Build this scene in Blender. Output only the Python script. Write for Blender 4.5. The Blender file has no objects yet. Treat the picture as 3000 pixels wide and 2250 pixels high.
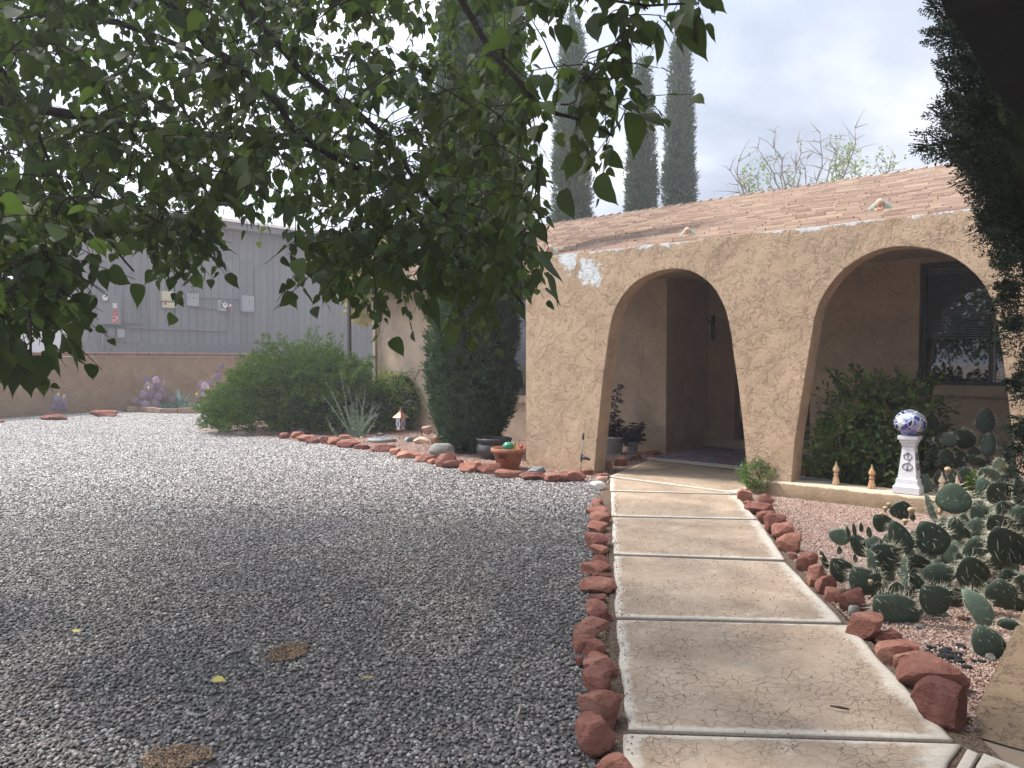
import bpy, bmesh, math, random
import numpy as np
from mathutils import Vector, Matrix, noise
R = math.radians
random.seed(7); rng = np.random.default_rng(7)
scene = bpy.context.scene
COL = scene.collection
# ------------------------------------------------------------------ camera
F = 2250.0; HC = 1.45; PITCH = 1.8845
cd = bpy.data.cameras.new('camera'); cam = bpy.data.objects.new('camera', cd); COL.objects.link(cam)
cd.sensor_width = 36; cd.lens = F/3000*36; cd.clip_end = 2000; cd.clip_start = 0.05
cam.location = (0, 0, HC); cam.rotation_euler = (R(90-PITCH), 0, 0); scene.camera = cam
# ------------------------------------------------------------------ light
SUN_EL, SUN_AZ = 58.0, -68.0        # azimuth measured clockwise from +Y
sd = Vector((math.cos(R(SUN_EL))*math.sin(R(SUN_AZ)), math.cos(R(SUN_EL))*math.cos(R(SUN_AZ)), math.sin(R(SUN_EL))))
sl = bpy.data.lights.new('sun', 'SUN'); sl.energy = 3.0; sl.angle = R(8); sl.color = (1, .93, .83)
so = bpy.data.objects.new('sun', sl); COL.objects.link(so); so.rotation_euler = sd.to_track_quat('Z', 'Y').to_euler()
vs = scene.view_settings; vs.view_transform = 'Standard'; vs.look = 'None'; vs.gamma = 1; vs.use_curve_mapping = False
vs.exposure = 1.0
w = bpy.data.worlds.new('World'); scene.world = w; w.use_nodes = True
nt = w.node_tree; nt.nodes.clear(); NN = nt.nodes.new; LK = nt.links.new
def wmath(op, a, b=None, clamp=False):
    n = NN('ShaderNodeMath'); n.operation = op; n.use_clamp = clamp
    for i, x in enumerate((a, b)):
        if x is None: continue
        if isinstance(x, (int, float)): n.inputs[i].default_value = x
        else: LK(x, n.inputs[i])
    return n.outputs[0]
sky = NN('ShaderNodeTexSky'); sky.sky_type = 'NISHITA'; sky.sun_disc = False; sky.sun_elevation = R(SUN_EL); sky.sun_rotation = R(SUN_AZ)
tc = NN('ShaderNodeTexCoord'); sep = NN('ShaderNodeSeparateXYZ'); LK(tc.outputs['Generated'], sep.inputs[0])
zz = wmath('ADD', wmath('MAXIMUM', sep.outputs[2], 0.0), 0.28)
cx = wmath('DIVIDE', sep.outputs[0], zz); cy = wmath('DIVIDE', sep.outputs[1], zz)
cmb = NN('ShaderNodeCombineXYZ'); LK(cx, cmb.inputs[0]); LK(cy, cmb.inputs[1])
n1 = NN('ShaderNodeTexNoise'); LK(cmb.outputs[0], n1.inputs['Vector']); n1.inputs['Scale'].default_value = 1.5; n1.inputs['Detail'].default_value = 7; n1.inputs['Roughness'].default_value = .52; n1.inputs['Distortion'].default_value = .35
n2 = NN('ShaderNodeTexNoise'); LK(cmb.outputs[0], n2.inputs['Vector']); n2.inputs['Scale'].default_value = .9; n2.inputs['Detail'].default_value = 4
rp = NN('ShaderNodeValToRGB'); LK(n1.outputs[0], rp.inputs[0])
els = rp.color_ramp.elements
els[0].position = .36; els[0].color = (3.0, 3.45, 4.4, 1)
els[1].position = .66; els[1].color = (8.0, 8.2, 8.7, 1)
e = els.new(.5); e.color = (4.6, 5.05, 6.0, 1)
# brighter cloud toward the hidden sun
sunv = NN('ShaderNodeVectorMath'); sunv.operation = 'DOT_PRODUCT'; LK(tc.outputs['Generated'], sunv.inputs[0]); sunv.inputs[1].default_value = sd
glow = wmath('POWER', wmath('MAXIMUM', sunv.outputs['Value'], 0), 2.6)
gain = wmath('ADD', wmath('MULTIPLY', glow, 3.5), 0.69)
cc = NN('ShaderNodeVectorMath'); cc.operation = 'SCALE'; LK(rp.outputs[0], cc.inputs[0]); LK(gain, cc.inputs['Scale'])
hole = wmath('MULTIPLY', wmath('SUBTRACT', n2.outputs[0], .60), 6, True)
mx = NN('ShaderNodeMix'); mx.data_type = 'RGBA'; LK(hole, mx.inputs[0]); LK(cc.outputs[0], mx.inputs[6]); LK(sky.outputs[0], mx.inputs[7])
bg = NN('ShaderNodeBackground'); bg.inputs[1].default_value = .1; LK(mx.outputs[2], bg.inputs[0])
wo = NN('ShaderNodeOutputWorld'); LK(bg.outputs[0], wo.inputs[0])
# ------------------------------------------------------------------ geometry of the place
cp, sp_ = math.cos(R(PITCH)), math.sin(R(PITCH))
def ray(px, py):
    x = (px-1500)/F; z = -(py-1125)/F
    return np.array([x, cp+z*sp_, -sp_+z*cp])
def G(px, py, z=0.0):
    d = ray(px, py); t = (z-HC)/d[2]; return Vector((d[0]*t, d[1]*t, z))
def P(px, py, Y):
    d = ray(px, py); t = Y/d[1]; return Vector((d[0]*t, Y, HC+d[2]*t))
O = G(1540, 1367); U = Vector((.748157, -.663521, 0)); N = Vector((.663521, .748157, 0))
def A(u, v, z): return O+U*u+N*v+Vector((0, 0, z))
def onplane(px, py, p0, n):
    d = Vector(ray(px, py)); c = Vector((0, 0, HC)); t = (p0-c).dot(n)/d.dot(n); return c+d*t
def UZ(px, py, v):
    q = onplane(px, py, A(0, v, 0), N); return (q-O).dot(U), q.z
# ------------------------------------------------------------------ object helpers
WL = {}
def wl(o): return WL.get(o.name, Vector((0, 0, 0)))
def link(name, me, mats=None, parent=None, loc=None):
    o = bpy.data.objects.new(name, me); COL.objects.link(o)
    if mats is not None and me is not None:
        for m in (mats if isinstance(mats, (list, tuple)) else [mats]): me.materials.append(m)
    base = Vector(loc) if loc is not None else (wl(parent) if parent else Vector((0, 0, 0)))
    WL[o.name] = base
    if parent: o.parent = parent; o.location = base-wl(parent)
    else: o.location = base
    return o, base
def tag(o, label=None, cat=None, group=None, kind=None):
    if label: o['label'] = label
    if cat: o['category'] = cat
    if group: o['group'] = group
    if kind: o['kind'] = kind
    return o
def thing(name, label, cat, loc, group=None):
    o, _ = link(name, None, loc=loc); return tag(o, label, cat, group)
def npmesh(name, V, T, mats, parent=None, loc=None, smooth=False, mi=None):
    """fast triangle/quad mesh from numpy arrays (world coordinates)"""
    me = bpy.data.meshes.new(name)
    V = np.asarray(V, dtype=np.float64); T = np.asarray(T, dtype=np.int32)
    base = Vector(loc) if loc is not None else (wl(parent) if parent else Vector((0, 0, 0)))
    V = V-np.array(base)
    k = T.shape[1]
    me.vertices.add(len(V)); me.vertices.foreach_set('co', V.astype(np.float32).ravel())
    me.loops.add(T.size); me.loops.foreach_set('vertex_index', T.ravel())
    me.polygons.add(len(T)); me.polygons.foreach_set('loop_start', np.arange(0, T.size, k, dtype=np.int32))
    if smooth: me.polygons.foreach_set('use_smooth', np.ones(len(T), dtype=bool))
    if mi is not None: me.polygons.foreach_set('material_index', np.asarray(mi, dtype=np.int32))
    me.update(calc_edges=True); me.validate()
    return link(name, me, mats, parent, loc)[0]
class MB:
    def __init__(s): s.v = []; s.f = []; s.sm = []
    def add(s, vs, fs, smooth=False):
        n = len(s.v); s.v += [Vector(x) for x in vs]
        for f in fs: s.f.append([i+n for i in f]); s.sm.append(smooth)
        return s
    def hexa(s, c):
        return s.add(c, [(0, 3, 2, 1), (4, 5, 6, 7), (0, 1, 5, 4), (1, 2, 6, 5), (2, 3, 7, 6), (3, 0, 4, 7)])
    def abox(s, u0, u1, v0, v1, z0, z1):
        return s.hexa([A(u0, v0, z0), A(u1, v0, z0), A(u1, v1, z0), A(u0, v1, z0), A(u0, v0, z1), A(u1, v0, z1), A(u1, v1, z1), A(u0, v1, z1)])
    def fbox(s, o, ex, ey, x0, x1, y0, y1, z0, z1):
        q = lambda x, y, z: o+ex*x+ey*y+Vector((0, 0, z))
        return s.hexa([q(x0, y0, z0), q(x1, y0, z0), q(x1, y1, z0), q(x0, y1, z0), q(x0, y0, z1), q(x1, y0, z1), q(x1, y1, z1), q(x0, y1, z1)])
    def tube(s, pts, rad, n=8, cap=True):
        pts = [Vector(p) for p in pts]; rs = rad if isinstance(rad, (list, tuple)) else [rad]*len(pts)
        b = len(s.v); prev = None
        for i, p in enumerate(pts):
            d = (pts[min(i+1, len(pts)-1)]-pts[max(i-1, 0)]).normalized()
            a = prev if prev is not None else (Vector((0, 0, 1)) if abs(d.z) < .9 else Vector((1, 0, 0)))
            x = (a-d*a.dot(d)).normalized(); prev = x; y = d.cross(x)
            for k in range(n):
                t = 2*math.pi*k/n; s.v.append(p+(x*math.cos(t)+y*math.sin(t))*rs[i])
        for i in range(len(pts)-1):
            for k in range(n):
                k2 = (k+1) % n; s.f.append([b+i*n+k, b+i*n+k2, b+(i+1)*n+k2, b+(i+1)*n+k]); s.sm.append(True)
        if cap:
            s.f.append([b+k for k in range(n)][::-1]); s.sm.append(False)
            m = b+(len(pts)-1)*n; s.f.append([m+k for k in range(n)]); s.sm.append(False)
        return s
    def lathe(s, c, prof, n=24, ex=Vector((1, 0, 0)), ey=Vector((0, 1, 0)), sx=1, smooth=True, closed=True):
        b = len(s.v); c = Vector(c)
        for r, z in prof:
            for k in range(n):
                t = 2*math.pi*k/n+(math.pi/4 if n == 4 else 0); s.v.append(c+ex*(r*math.cos(t)*sx)+ey*(r*math.sin(t))+Vector((0, 0, z)))
        for i in range(len(prof)-1):
            for k in range(n):
                k2 = (k+1) % n; s.f.append([b+i*n+k, b+i*n+k2, b+(i+1)*n+k2, b+(i+1)*n+k]); s.sm.append(smooth)
        if closed:
            s.f.append([b+k for k in range(n)][::-1]); s.sm.append(False)
            m = b+(len(prof)-1)*n; s.f.append([m+k for k in range(n)]); s.sm.append(False)
        return s
    def ball(s, c, r, n=10, m=7, rot=None):
        c = Vector(c); b = len(s.v); rr = r if isinstance(r, (tuple, list)) else (r, r, r)
        for j in range(m+1):
            ph = math.pi*j/m
            for k in range(n):
                t = 2*math.pi*k/n; q = Vector((rr[0]*math.sin(ph)*math.cos(t), rr[1]*math.sin(ph)*math.sin(t), -rr[2]*math.cos(ph)))
                if rot: q = rot @ q
                s.v.append(c+q)
        for j in range(m):
            for k in range(n):
                k2 = (k+1) % n; s.f.append([b+j*n+k, b+j*n+k2, b+(j+1)*n+k2, b+(j+1)*n+k]); s.sm.append(True)
        return s
    def build(s, name, mats, parent=None, loc=None, bevel=0):
        me = bpy.data.meshes.new(name)
        base = Vector(loc) if loc is not None else (wl(parent) if parent else Vector((0, 0, 0)))
        me.from_pydata([tuple(x-base) for x in s.v], [], s.f); me.polygons.foreach_set('use_smooth', s.sm); me.update()
        if bevel:
            bm = bmesh.new(); bm.from_mesh(me)
            bmesh.ops.bevel(bm, geom=[e for e in bm.edges if len(e.link_faces) == 2 and e.calc_face_angle(0) > .6], offset=bevel, segments=2, affect='EDGES', clamp_overlap=True)
            bm.to_mesh(me); bm.free()
        return link(name, me, mats, parent, loc)[0]
def structure(o): o['kind'] = 'structure'; return o
def copyobj(o, parent=None):
    c = o.copy(); COL.objects.link(c)
    if parent: c.parent = parent
    return c
# ------------------------------------------------------------------ materials
class MT:
    def __init__(s, name, rough=.8, spec=.3):
        m = bpy.data.materials.new(name); m.use_nodes = True; s.m = m; s.t = m.node_tree; s.b = s.t.nodes['Principled BSDF']
        s.b.inputs['Roughness'].default_value = rough; s.b.inputs['Specular IOR Level'].default_value = spec
        s.out = s.t.nodes['Material Output']; s.tc = s.n('ShaderNodeTexCoord'); s.co = s.tc.outputs['Object']
    def n(s, t): return s.t.nodes.new(t)
    def l(s, a, b): s.t.links.new(a, b)
    def noise(s, sc, det=4, rough=.5, dist=0, co=None):
        n = s.n('ShaderNodeTexNoise'); s.l(co or s.co, n.inputs['Vector']); n.inputs['Scale'].default_value = sc; n.inputs['Detail'].default_value = det
        n.inputs['Roughness'].default_value = rough; n.inputs['Distortion'].default_value = dist; return n.outputs[0]
    def vor(s, sc, feat='F1', co=None, out='Distance', rnd=1):
        n = s.n('ShaderNodeTexVoronoi'); n.feature = feat; s.l(co or s.co, n.inputs['Vector']); n.inputs['Scale'].default_value = sc; n.inputs['Randomness'].default_value = rnd; return n.outputs[out]
    def ramp(s, f, stops):
        n = s.n('ShaderNodeValToRGB'); s.l(f, n.inputs[0]); e = n.color_ramp.elements
        while len(e) < len(stops): e.new(.5)
        for i, (p, c) in enumerate(stops): e[i].position = p; e[i].color = (c, c, c, 1) if isinstance(c, (int, float)) else (*c, 1)
        return n.outputs[0]
    def math(s, op, a, b=0, clamp=False):
        n = s.n('ShaderNodeMath'); n.operation = op; n.use_clamp = clamp
        for i, x in enumerate((a, b)):
            if isinstance(x, (int, float)): n.inputs[i].default_value = x
            else: s.l(x, n.inputs[i])
        return n.outputs[0]
    def mix(s, f, a, b, mode='MIX'):
        n = s.n('ShaderNodeMix'); n.data_type = 'RGBA'; n.blend_type = mode
        for i, x in ((0, f), (6, a), (7, b)):
            if isinstance(x, (int, float)): n.inputs[i].default_value = x if i == 0 else (x, x, x, 1)
            elif isinstance(x, tuple): n.inputs[i].default_value = (*x, 1)
            else: s.l(x, n.inputs[i])
        return n.outputs[2]
    def color(s, c):
        if isinstance(c, tuple): s.b.inputs['Base Color'].default_value = (*c, 1)
        else: s.l(c, s.b.inputs['Base Color'])
        return s
    def bump(s, h, dist=.01, strength=1):
        n = s.n('ShaderNodeBump'); s.l(h, n.inputs['Height']); n.inputs['Distance'].default_value = dist; n.inputs['Strength'].default_value = strength
        s.l(n.outputs[0], s.b.inputs['Normal']); return s
    def rnd(s): return s.n('ShaderNodeObjectInfo').outputs['Random']
    def island(s): return s.n('ShaderNodeNewGeometry').outputs['Random Per Island']
    def attr(s, name): n = s.n('ShaderNodeAttribute'); n.attribute_name = name; return n.outputs['Fac']
    def scaled(s, v):
        n = s.n('ShaderNodeVectorMath'); n.operation = 'MULTIPLY'; s.l(s.co, n.inputs[0]); n.inputs[1].default_value = v; return n.outputs[0]
    def translucent(s, col, f):
        tr = s.n('ShaderNodeBsdfTranslucent'); mxs = s.n('ShaderNodeMixShader'); mxs.inputs[0].default_value = f
        if isinstance(col, tuple): tr.inputs[0].default_value = (*col, 1)
        else: s.l(col, tr.inputs[0])
        s.l(s.b.outputs[0], mxs.inputs[1]); s.l(tr.outputs[0], mxs.inputs[2]); s.l(mxs.outputs[0], s.out.inputs[0]); return s
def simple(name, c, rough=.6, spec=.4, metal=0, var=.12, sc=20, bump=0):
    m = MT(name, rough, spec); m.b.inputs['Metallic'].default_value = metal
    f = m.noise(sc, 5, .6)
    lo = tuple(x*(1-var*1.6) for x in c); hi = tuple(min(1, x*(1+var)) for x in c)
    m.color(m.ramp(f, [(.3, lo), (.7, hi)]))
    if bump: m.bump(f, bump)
    return m.m
def stucco(name, base, top=None, strength=1.0, dist=.018):
    m = MT(name, .9, .15)
    wv = m.noise(3.0, 3, .5)
    a = m.noise(4.6, 9, .64, .35); b = m.noise(7.8, 8, .64, .5); c = m.noise(60, 3, .6)
    ra = m.ramp(a, [(.49, 0.0), (.497, .8), (.62, 1.0)]); rb = m.ramp(b, [(.54, 0.0), (.547, .7), (.66, 1.0)])
    rc = m.ramp(m.noise(3.2, 8, .66, .4), [(.46, 1.0), (.475, 0.0)])
    h = m.math('ADD', m.math('ADD', m.math('MULTIPLY', ra, .55), m.math('MULTIPLY', rb, .4)), m.math('ADD', m.math('MULTIPLY', c, .4), m.math('MULTIPLY', rc, .2)))
    m.bump(h, dist, strength)
    lo = tuple(x*.84 for x in base); hi = tuple(x*1.12 for x in base)
    col = m.ramp(wv, [(.3, lo), (.7, hi)])
    col = m.mix(m.math('MULTIPLY', m.ramp(m.noise(1.1, 5, .6, .5), [(.45, 0.0), (.72, 1.0)]), .35), col, tuple(x*.76 for x in base))
    ledge_shade = m.math('MAXIMUM', m.ramp(a, [(.474, 0.0), (.488, 1.0), (.496, 0.0)]), m.ramp(b, [(.527, 0.0), (.539, 1.0), (.546, 0.0)]))  # shadow lines under the trowel ledges, painted into the colour
    col = m.mix(m.math('MULTIPLY', ledge_shade, m.ramp(m.noise(3.7, 6, .7, .2), [(.46, 0.0), (.64, .13)])), col, tuple(x*.42 for x in base))
    col = m.mix(m.math('MULTIPLY', ra, .07), col, tuple(min(1, x*1.22) for x in base))
    if top:
        sx = m.n('ShaderNodeSeparateXYZ'); m.l(m.co, sx.inputs[0])
        nz = m.noise(2.6, 7, .7)
        edge = m.math('ADD', sx.outputs[2], m.math('MULTIPLY', m.math('SUBTRACT', nz, .5), .32))
        wt = m.ramp(m.math('SUBTRACT', edge, top-.5), [(.45, 0.0), (.47, 1.0)])
        # flaked white patches near the left corner of the wall
        for (u_, z_, r_) in (UZ(1662, 756, 0)+(.2,), UZ(1722, 792, 0)+(.2,), UZ(1742, 812, 0)+(.14,)):
            q = m.n('ShaderNodeVectorMath'); q.operation = 'DISTANCE'; m.l(m.co, q.inputs[0]); q.inputs[1].default_value = tuple(U*u_+Vector((0, 0, z_)))
            dd = m.math('ADD', q.outputs['Value'], m.math('MULTIPLY', m.math('SUBTRACT', m.noise(11, 6, .7), .5), .5))
            wt = m.math('MAXIMUM', wt, m.ramp(dd, [(r_*.6, 1.0), (r_*.6+.03, 0.0)]))
        col = m.mix(wt, col, m.mix(m.noise(40, 4), (.62, .66, .68), (.8, .8, .78)))
    m.color(col); return m.m
M = {}
M['stucco'] = stucco('tan_stucco', (.51, .37, .25), top=2.81)
M['stucco_in'] = stucco('inner_tan_stucco', (.54, .41, .29), strength=.8)
M['stucco_near'] = stucco('shade_dark_pier_stucco', (.20, .145, .095), strength=.9)  # same tan paint, darkened in colour to stand in for shade
def fence_stucco():
    m = MT('boundary_wall_stucco', .92, .1)
    a = m.noise(5, 8, .6, 2.2); c = m.noise(2.2, 5, .6, .5)
    m.color(m.mix(m.math('MULTIPLY', m.noise(14, 5, .7), .6), m.ramp(c, [(.3, (.30, .205, .135)), (.7, (.42, .31, .21))]), (.27, .18, .12)))
    m.bump(m.math('ADD', m.ramp(a, [(.42, 0.0), (.6, 1.0)]), m.math('MULTIPLY', m.noise(25, 4), .4)), .02, .8); return m.m
M['fence_wall'] = fence_stucco()
def concrete():
    m = MT('worn_concrete', .85, .25)
    g = m.tc.outputs['Object']
    ed = m.attr('edge'); nz = m.noise(6, 6, .65); nf = m.noise(55, 5, .7)
    e2 = m.math('ADD', ed, m.math('MULTIPLY', m.math('SUBTRACT', m.math('ADD', m.math('MULTIPLY', nz, .6), m.math('MULTIPLY', m.noise(22, 6, .75), .4)), .5), .16))
    wm = m.ramp(e2, [(.022, .85), (.052, 0.0)])
    tan = m.ramp(m.noise(2.2, 7, .65, .3), [(.3, (.26, .19, .135)), (.5, (.375, .285, .205)), (.75, (.49, .39, .29))])
    tan = m.mix(m.ramp(m.noise(3.1, 6, .7, .4), [(.55, 0.0), (.72, .55)]), tan, (.25, .23, .20))
    tan = m.mix(m.ramp(m.noise(9, 6, .75), [(.56, 0.0), (.68, .45)]), tan, (.5, .45, .37))
    tan = m.mix(m.ramp(nf, [(.3, .35), (.6, 0.0)]), tan, (.22, .17, .12))
    col = m.mix(wm, tan, m.mix(m.ramp(nf, [(.35, .6), (.65, 0.0)]), (.60, .55, .47), (.45, .40, .32)))
    dv = m.n('ShaderNodeVectorMath'); dv.operation = 'ADD'
    nv = m.n('ShaderNodeTexNoise'); m.l(g, nv.inputs['Vector']); nv.inputs['Scale'].default_value = 9; nv.inputs['Detail'].default_value = 5
    sc = m.n('ShaderNodeVectorMath'); sc.operation = 'SCALE'; m.l(nv.outputs['Color'], sc.inputs[0]); sc.inputs['Scale'].default_value = .12
    m.l(g, dv.inputs[0]); m.l(sc.outputs[0], dv.inputs[1])
    c1 = m.vor(17, 'DISTANCE_TO_EDGE', dv.outputs[0]); c2 = m.vor(38, 'DISTANCE_TO_EDGE', dv.outputs[0])
    k1 = m.math('MULTIPLY', m.ramp(c1, [(.0, 1.0), (.03, 0.0)]), m.ramp(m.noise(3.4, 5, .7), [(.38, 0.0), (.54, 1.0)]))
    k2 = m.math('MULTIPLY', m.ramp(c2, [(.0, .8), (.03, 0.0)]), m.ramp(m.noise(3.3, 4, .6, .4), [(.46, 0.0), (.6, 1.0)]))
    k = m.math('MULTIPLY', m.math('MAXIMUM', k1, k2), m.math('SUBTRACT', 1.0, m.math('MULTIPLY', wm, .75)))
    m.color(m.mix(m.math('MULTIPLY', k, .7), col, (.12, .09, .06)))
    m.bump(m.math('SUBTRACT', m.math('MULTIPLY', nf, .4), k), .004, .8); return m.m
M['concrete'] = concrete()
def rockmat(name, cols, bs=1.0):
    m = MT(name, .92, .12)
    tcs = m.n('ShaderNodeVectorMath'); tcs.operation = 'ADD'; oi = m.n('ShaderNodeObjectInfo'); m.l(m.co, tcs.inputs[0]); m.l(oi.outputs['Location'], tcs.inputs[1])
    co = tcs.outputs[0]
    st = m.n('ShaderNodeVectorMath'); st.operation = 'MULTIPLY'; m.l(co, st.inputs[0]); st.inputs[1].default_value = (3, 3, 22)
    a = m.noise(7, 8, .65, .3, co); b = m.noise(1, 6, .6, .8, st.outputs[0]); c = m.noise(60, 4, .7, 0, co)
    col = m.ramp(a, [(.25, cols[0]), (.5, cols[1]), (.75, cols[2])])
    col = m.mix(m.ramp(b, [(.45, 0.0), (.6, .35)]), col, cols[0])
    pit = m.noise(26, 7, .75, 0, co); col = m.mix(m.ramp(pit, [(.34, .4), (.47, 0.0)]), col, tuple(x*.45 for x in cols[0])); col = m.mix(m.ramp(m.noise(4, 7, .75, .3, co), [(.56, 0.0), (.72, .5)]), col, tuple(min(1, x*1.35) for x in cols[2]))
    hs = m.n('ShaderNodeHueSaturation'); m.l(col, hs.inputs['Color']); m.l(m.math('ADD', m.math('MULTIPLY', m.rnd(), .62), .68), hs.inputs['Value']); m.l(m.math('ADD', m.math('MULTIPLY', m.rnd(), .012), .494), hs.inputs['Hue'])
    m.color(hs.outputs[0])
    m.bump(m.math('ADD', m.math('ADD', m.math('MULTIPLY', a, .9), m.math('MULTIPLY', b, .45)), m.math('ADD', m.math('MULTIPLY', c, .3), m.math('MULTIPLY', pit, .6))), .045, bs); return m.m
M['redrock'] = rockmat('red_sandstone', [(.23, .092, .070), (.35, .155, .115), (.46, .25, .19)])
M['pinkrock'] = rockmat('pale_pink_sandstone', [(.38, .2, .14), (.55, .36, .27), (.66, .5, .4)])
M['orangerock'] = rockmat('orange_sandstone', [(.38, .2, .11), (.5, .3, .18), (.6, .4, .26)])
M['greyrock'] = rockmat('smooth_grey_stone', [(.17, .165, .15), (.235, .225, .2), (.29, .28, .25)], .3)
M['granite'] = rockmat('speckled_granite', [(.1, .12, .14), (.25, .27, .28), (.5, .5, .5)], .8)
M['whiterock'] = rockmat('white_quartz', [(.5, .4, .34), (.72, .66, .62), (.82, .8, .78)], .8)
def pebble(name, stops, bumpd=.002):
    m = MT(name, .75, .3); col = m.ramp(m.rnd(), stops)
    m.t.nodes[-1] if False else None
    nz = m.noise(60, 4, .6); m.color(m.mix(m.math('MULTIPLY', nz, .4), col, (.3, .28, .26))); return m.m
M['pebble'] = pebble('river_pebble', [(0, (.045, .047, .055)), (.22, (.085, .085, .092)), (.45, (.14, .135, .135)), (.60, (.24, .22, .205)), (.76, (.38, .36, .34)), (.9, (.55, .53, .5)), (.97, (.30, .2, .165))])
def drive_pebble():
    m = MT('flare_toned_pebble', .75, .3); oi = m.n('ShaderNodeObjectInfo')
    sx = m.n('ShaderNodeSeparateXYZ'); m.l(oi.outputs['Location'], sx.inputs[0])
    far = m.math('MULTIPLY', m.math('SUBTRACT', m.math('SUBTRACT', sx.outputs[1], m.math('MULTIPLY', sx.outputs[0], .35)), 5.2), .16, True)  # stones grow paler with distance, colour standing in for flare and canopy shade
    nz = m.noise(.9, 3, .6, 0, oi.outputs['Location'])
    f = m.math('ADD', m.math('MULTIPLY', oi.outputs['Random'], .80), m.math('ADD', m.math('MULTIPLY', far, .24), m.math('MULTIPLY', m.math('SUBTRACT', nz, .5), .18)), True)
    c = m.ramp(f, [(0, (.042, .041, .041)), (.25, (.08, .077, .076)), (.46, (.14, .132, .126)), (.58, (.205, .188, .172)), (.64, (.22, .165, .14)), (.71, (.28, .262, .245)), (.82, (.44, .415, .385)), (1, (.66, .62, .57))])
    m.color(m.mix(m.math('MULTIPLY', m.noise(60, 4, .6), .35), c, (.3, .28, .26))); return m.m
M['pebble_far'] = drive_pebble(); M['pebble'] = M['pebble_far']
M['pinkpeb'] = pebble('pink_crushed_stone', [(0, (.20, .10, .07)), (.3, (.36, .21, .15)), (.6, (.48, .32, .25)), (.85, (.6, .47, .4)), (1, (.25, .19, .16))])
M['debris'] = pebble('brown_seed_litter', [(0, (.10, .055, .025)), (.5, (.2, .115, .05)), (1, (.32, .2, .1))])
M['charcoal'] = simple('black_charcoal', (.012, .012, .014), .8)
def ground_mat(name, c0, c1, sc):
    m = MT(name, .95, .1); v = m.vor(sc, 'F1'); cc_ = m.vor(sc, 'F1', out='Color')
    m.color(m.mix(cc_, c0, c1)); m.bump(m.math('SUBTRACT', 1.0, v), .015, .8); return m.m
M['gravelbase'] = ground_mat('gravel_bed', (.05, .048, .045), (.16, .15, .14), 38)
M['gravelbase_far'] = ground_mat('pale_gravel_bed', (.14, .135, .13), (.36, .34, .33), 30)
M['soil'] = ground_mat('reddish_soil', (.16, .085, .055), (.3, .18, .13), 60)
M['littersoil'] = ground_mat('brown_littered_soil', (.09, .06, .042), (.19, .14, .105), 70)
M['earth'] = ground_mat('bare_earth', (.22, .16, .11), (.3, .24, .18), 8)
def leafmat(name, c0, c1, c2, tr=.35, trc=(.14, .3, .03), rough=.5, isl=True, spec=.35):
    m = MT(name, rough, spec); r_ = m.island() if isl else m.rnd()
    m.color(m.ramp(r_, [(0, c0), (.5, c1), (1, c2)]))
    if tr: m.translucent(trc, tr)
    return m.m
M['mul'] = leafmat('mulberry_leaf', (.014, .023, .010), (.024, .039, .015), (.055, .08, .025), .27, (.12, .19, .035), .62, spec=.12)
M['mul1'] = leafmat('mulberry_leaf_single', (.016, .026, .011), (.027, .044, .016), (.058, .085, .026), .27, (.12, .19, .035), .6, False, spec=.14)
M['mulold'] = simple('yellowed_leaf', (.45, .36, .08), .6)
M['bark'] = rockmat('dark_bark', [(.018, .014, .012), (.035, .027, .022), (.06, .048, .04)], .9)
M['jun'] = leafmat('juniper_foliage', (.036, .064, .012), (.07, .115, .018), (.18, .23, .035), .2, (.1, .2, .03), .7, spec=.1)
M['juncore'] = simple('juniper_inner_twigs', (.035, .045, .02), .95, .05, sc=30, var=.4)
M['cyp'] = leafmat('cypress_foliage', (.036, .064, .034), (.062, .10, .05), (.115, .16, .075), .12, (.06, .12, .04), .75, spec=.1)
M['cypfar'] = leafmat('tall_cypress_foliage', (.04, .068, .034), (.085, .12, .058), (.145, .185, .10), .1, (.06, .12, .04), .8, spec=.1)
M['cypcore'] = simple('cypress_inner', (.04, .055, .035), .95, .05, sc=12, var=.5)
M['dkjun'] = leafmat('dark_juniper_spray', (.010, .016, .012), (.016, .026, .018), (.03, .042, .028), .08, (.03, .06, .02), .7, spec=.15)
M['privet'] = leafmat('yellow_green_privet', (.07, .11, .012), (.13, .19, .022), (.24, .30, .045), .3, (.25, .38, .04), .5)
M['bushleaf'] = leafmat('glossy_bush_leaf', (.045, .08, .022), (.085, .145, .035), (.18, .26, .06), .25, (.12, .26, .03), .42)
M['berry'] = simple('dry_flower_cluster', (.42, .28, .11), .7)
M['sage'] = leafmat('silver_sage_leaf', (.16, .22, .15), (.24, .3, .22), (.34, .4, .32), .2, (.2, .3, .15), .8)
M['sagefl'] = leafmat('lavender_flower', (.22, .2, .42), (.33, .32, .55), (.45, .44, .62), .2, (.3, .3, .5), .8)
M['plum'] = leafmat('dark_plum_leaf', (.025, .012, .02), (.045, .022, .036), (.075, .04, .055), .15, (.08, .02, .04), .5)
M['backtree'] = leafmat('pale_green_leaf', (.14, .2, .06), (.22, .3, .1), (.32, .4, .16), .3, (.25, .4, .08), .6)
M['autumn'] = leafmat('golden_green_leaf', (.12, .16, .03), (.3, .27, .05), (.5, .3, .06), .3, (.4, .35, .05), .6)
M['agave'] = leafmat('blue_green_agave', (.16, .26, .2), (.22, .33, .27), (.3, .4, .34), .1, (.2, .3, .2), .6)
M['deadwood'] = simple('pale_bare_branch', (.28, .24, .2), .8)
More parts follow.
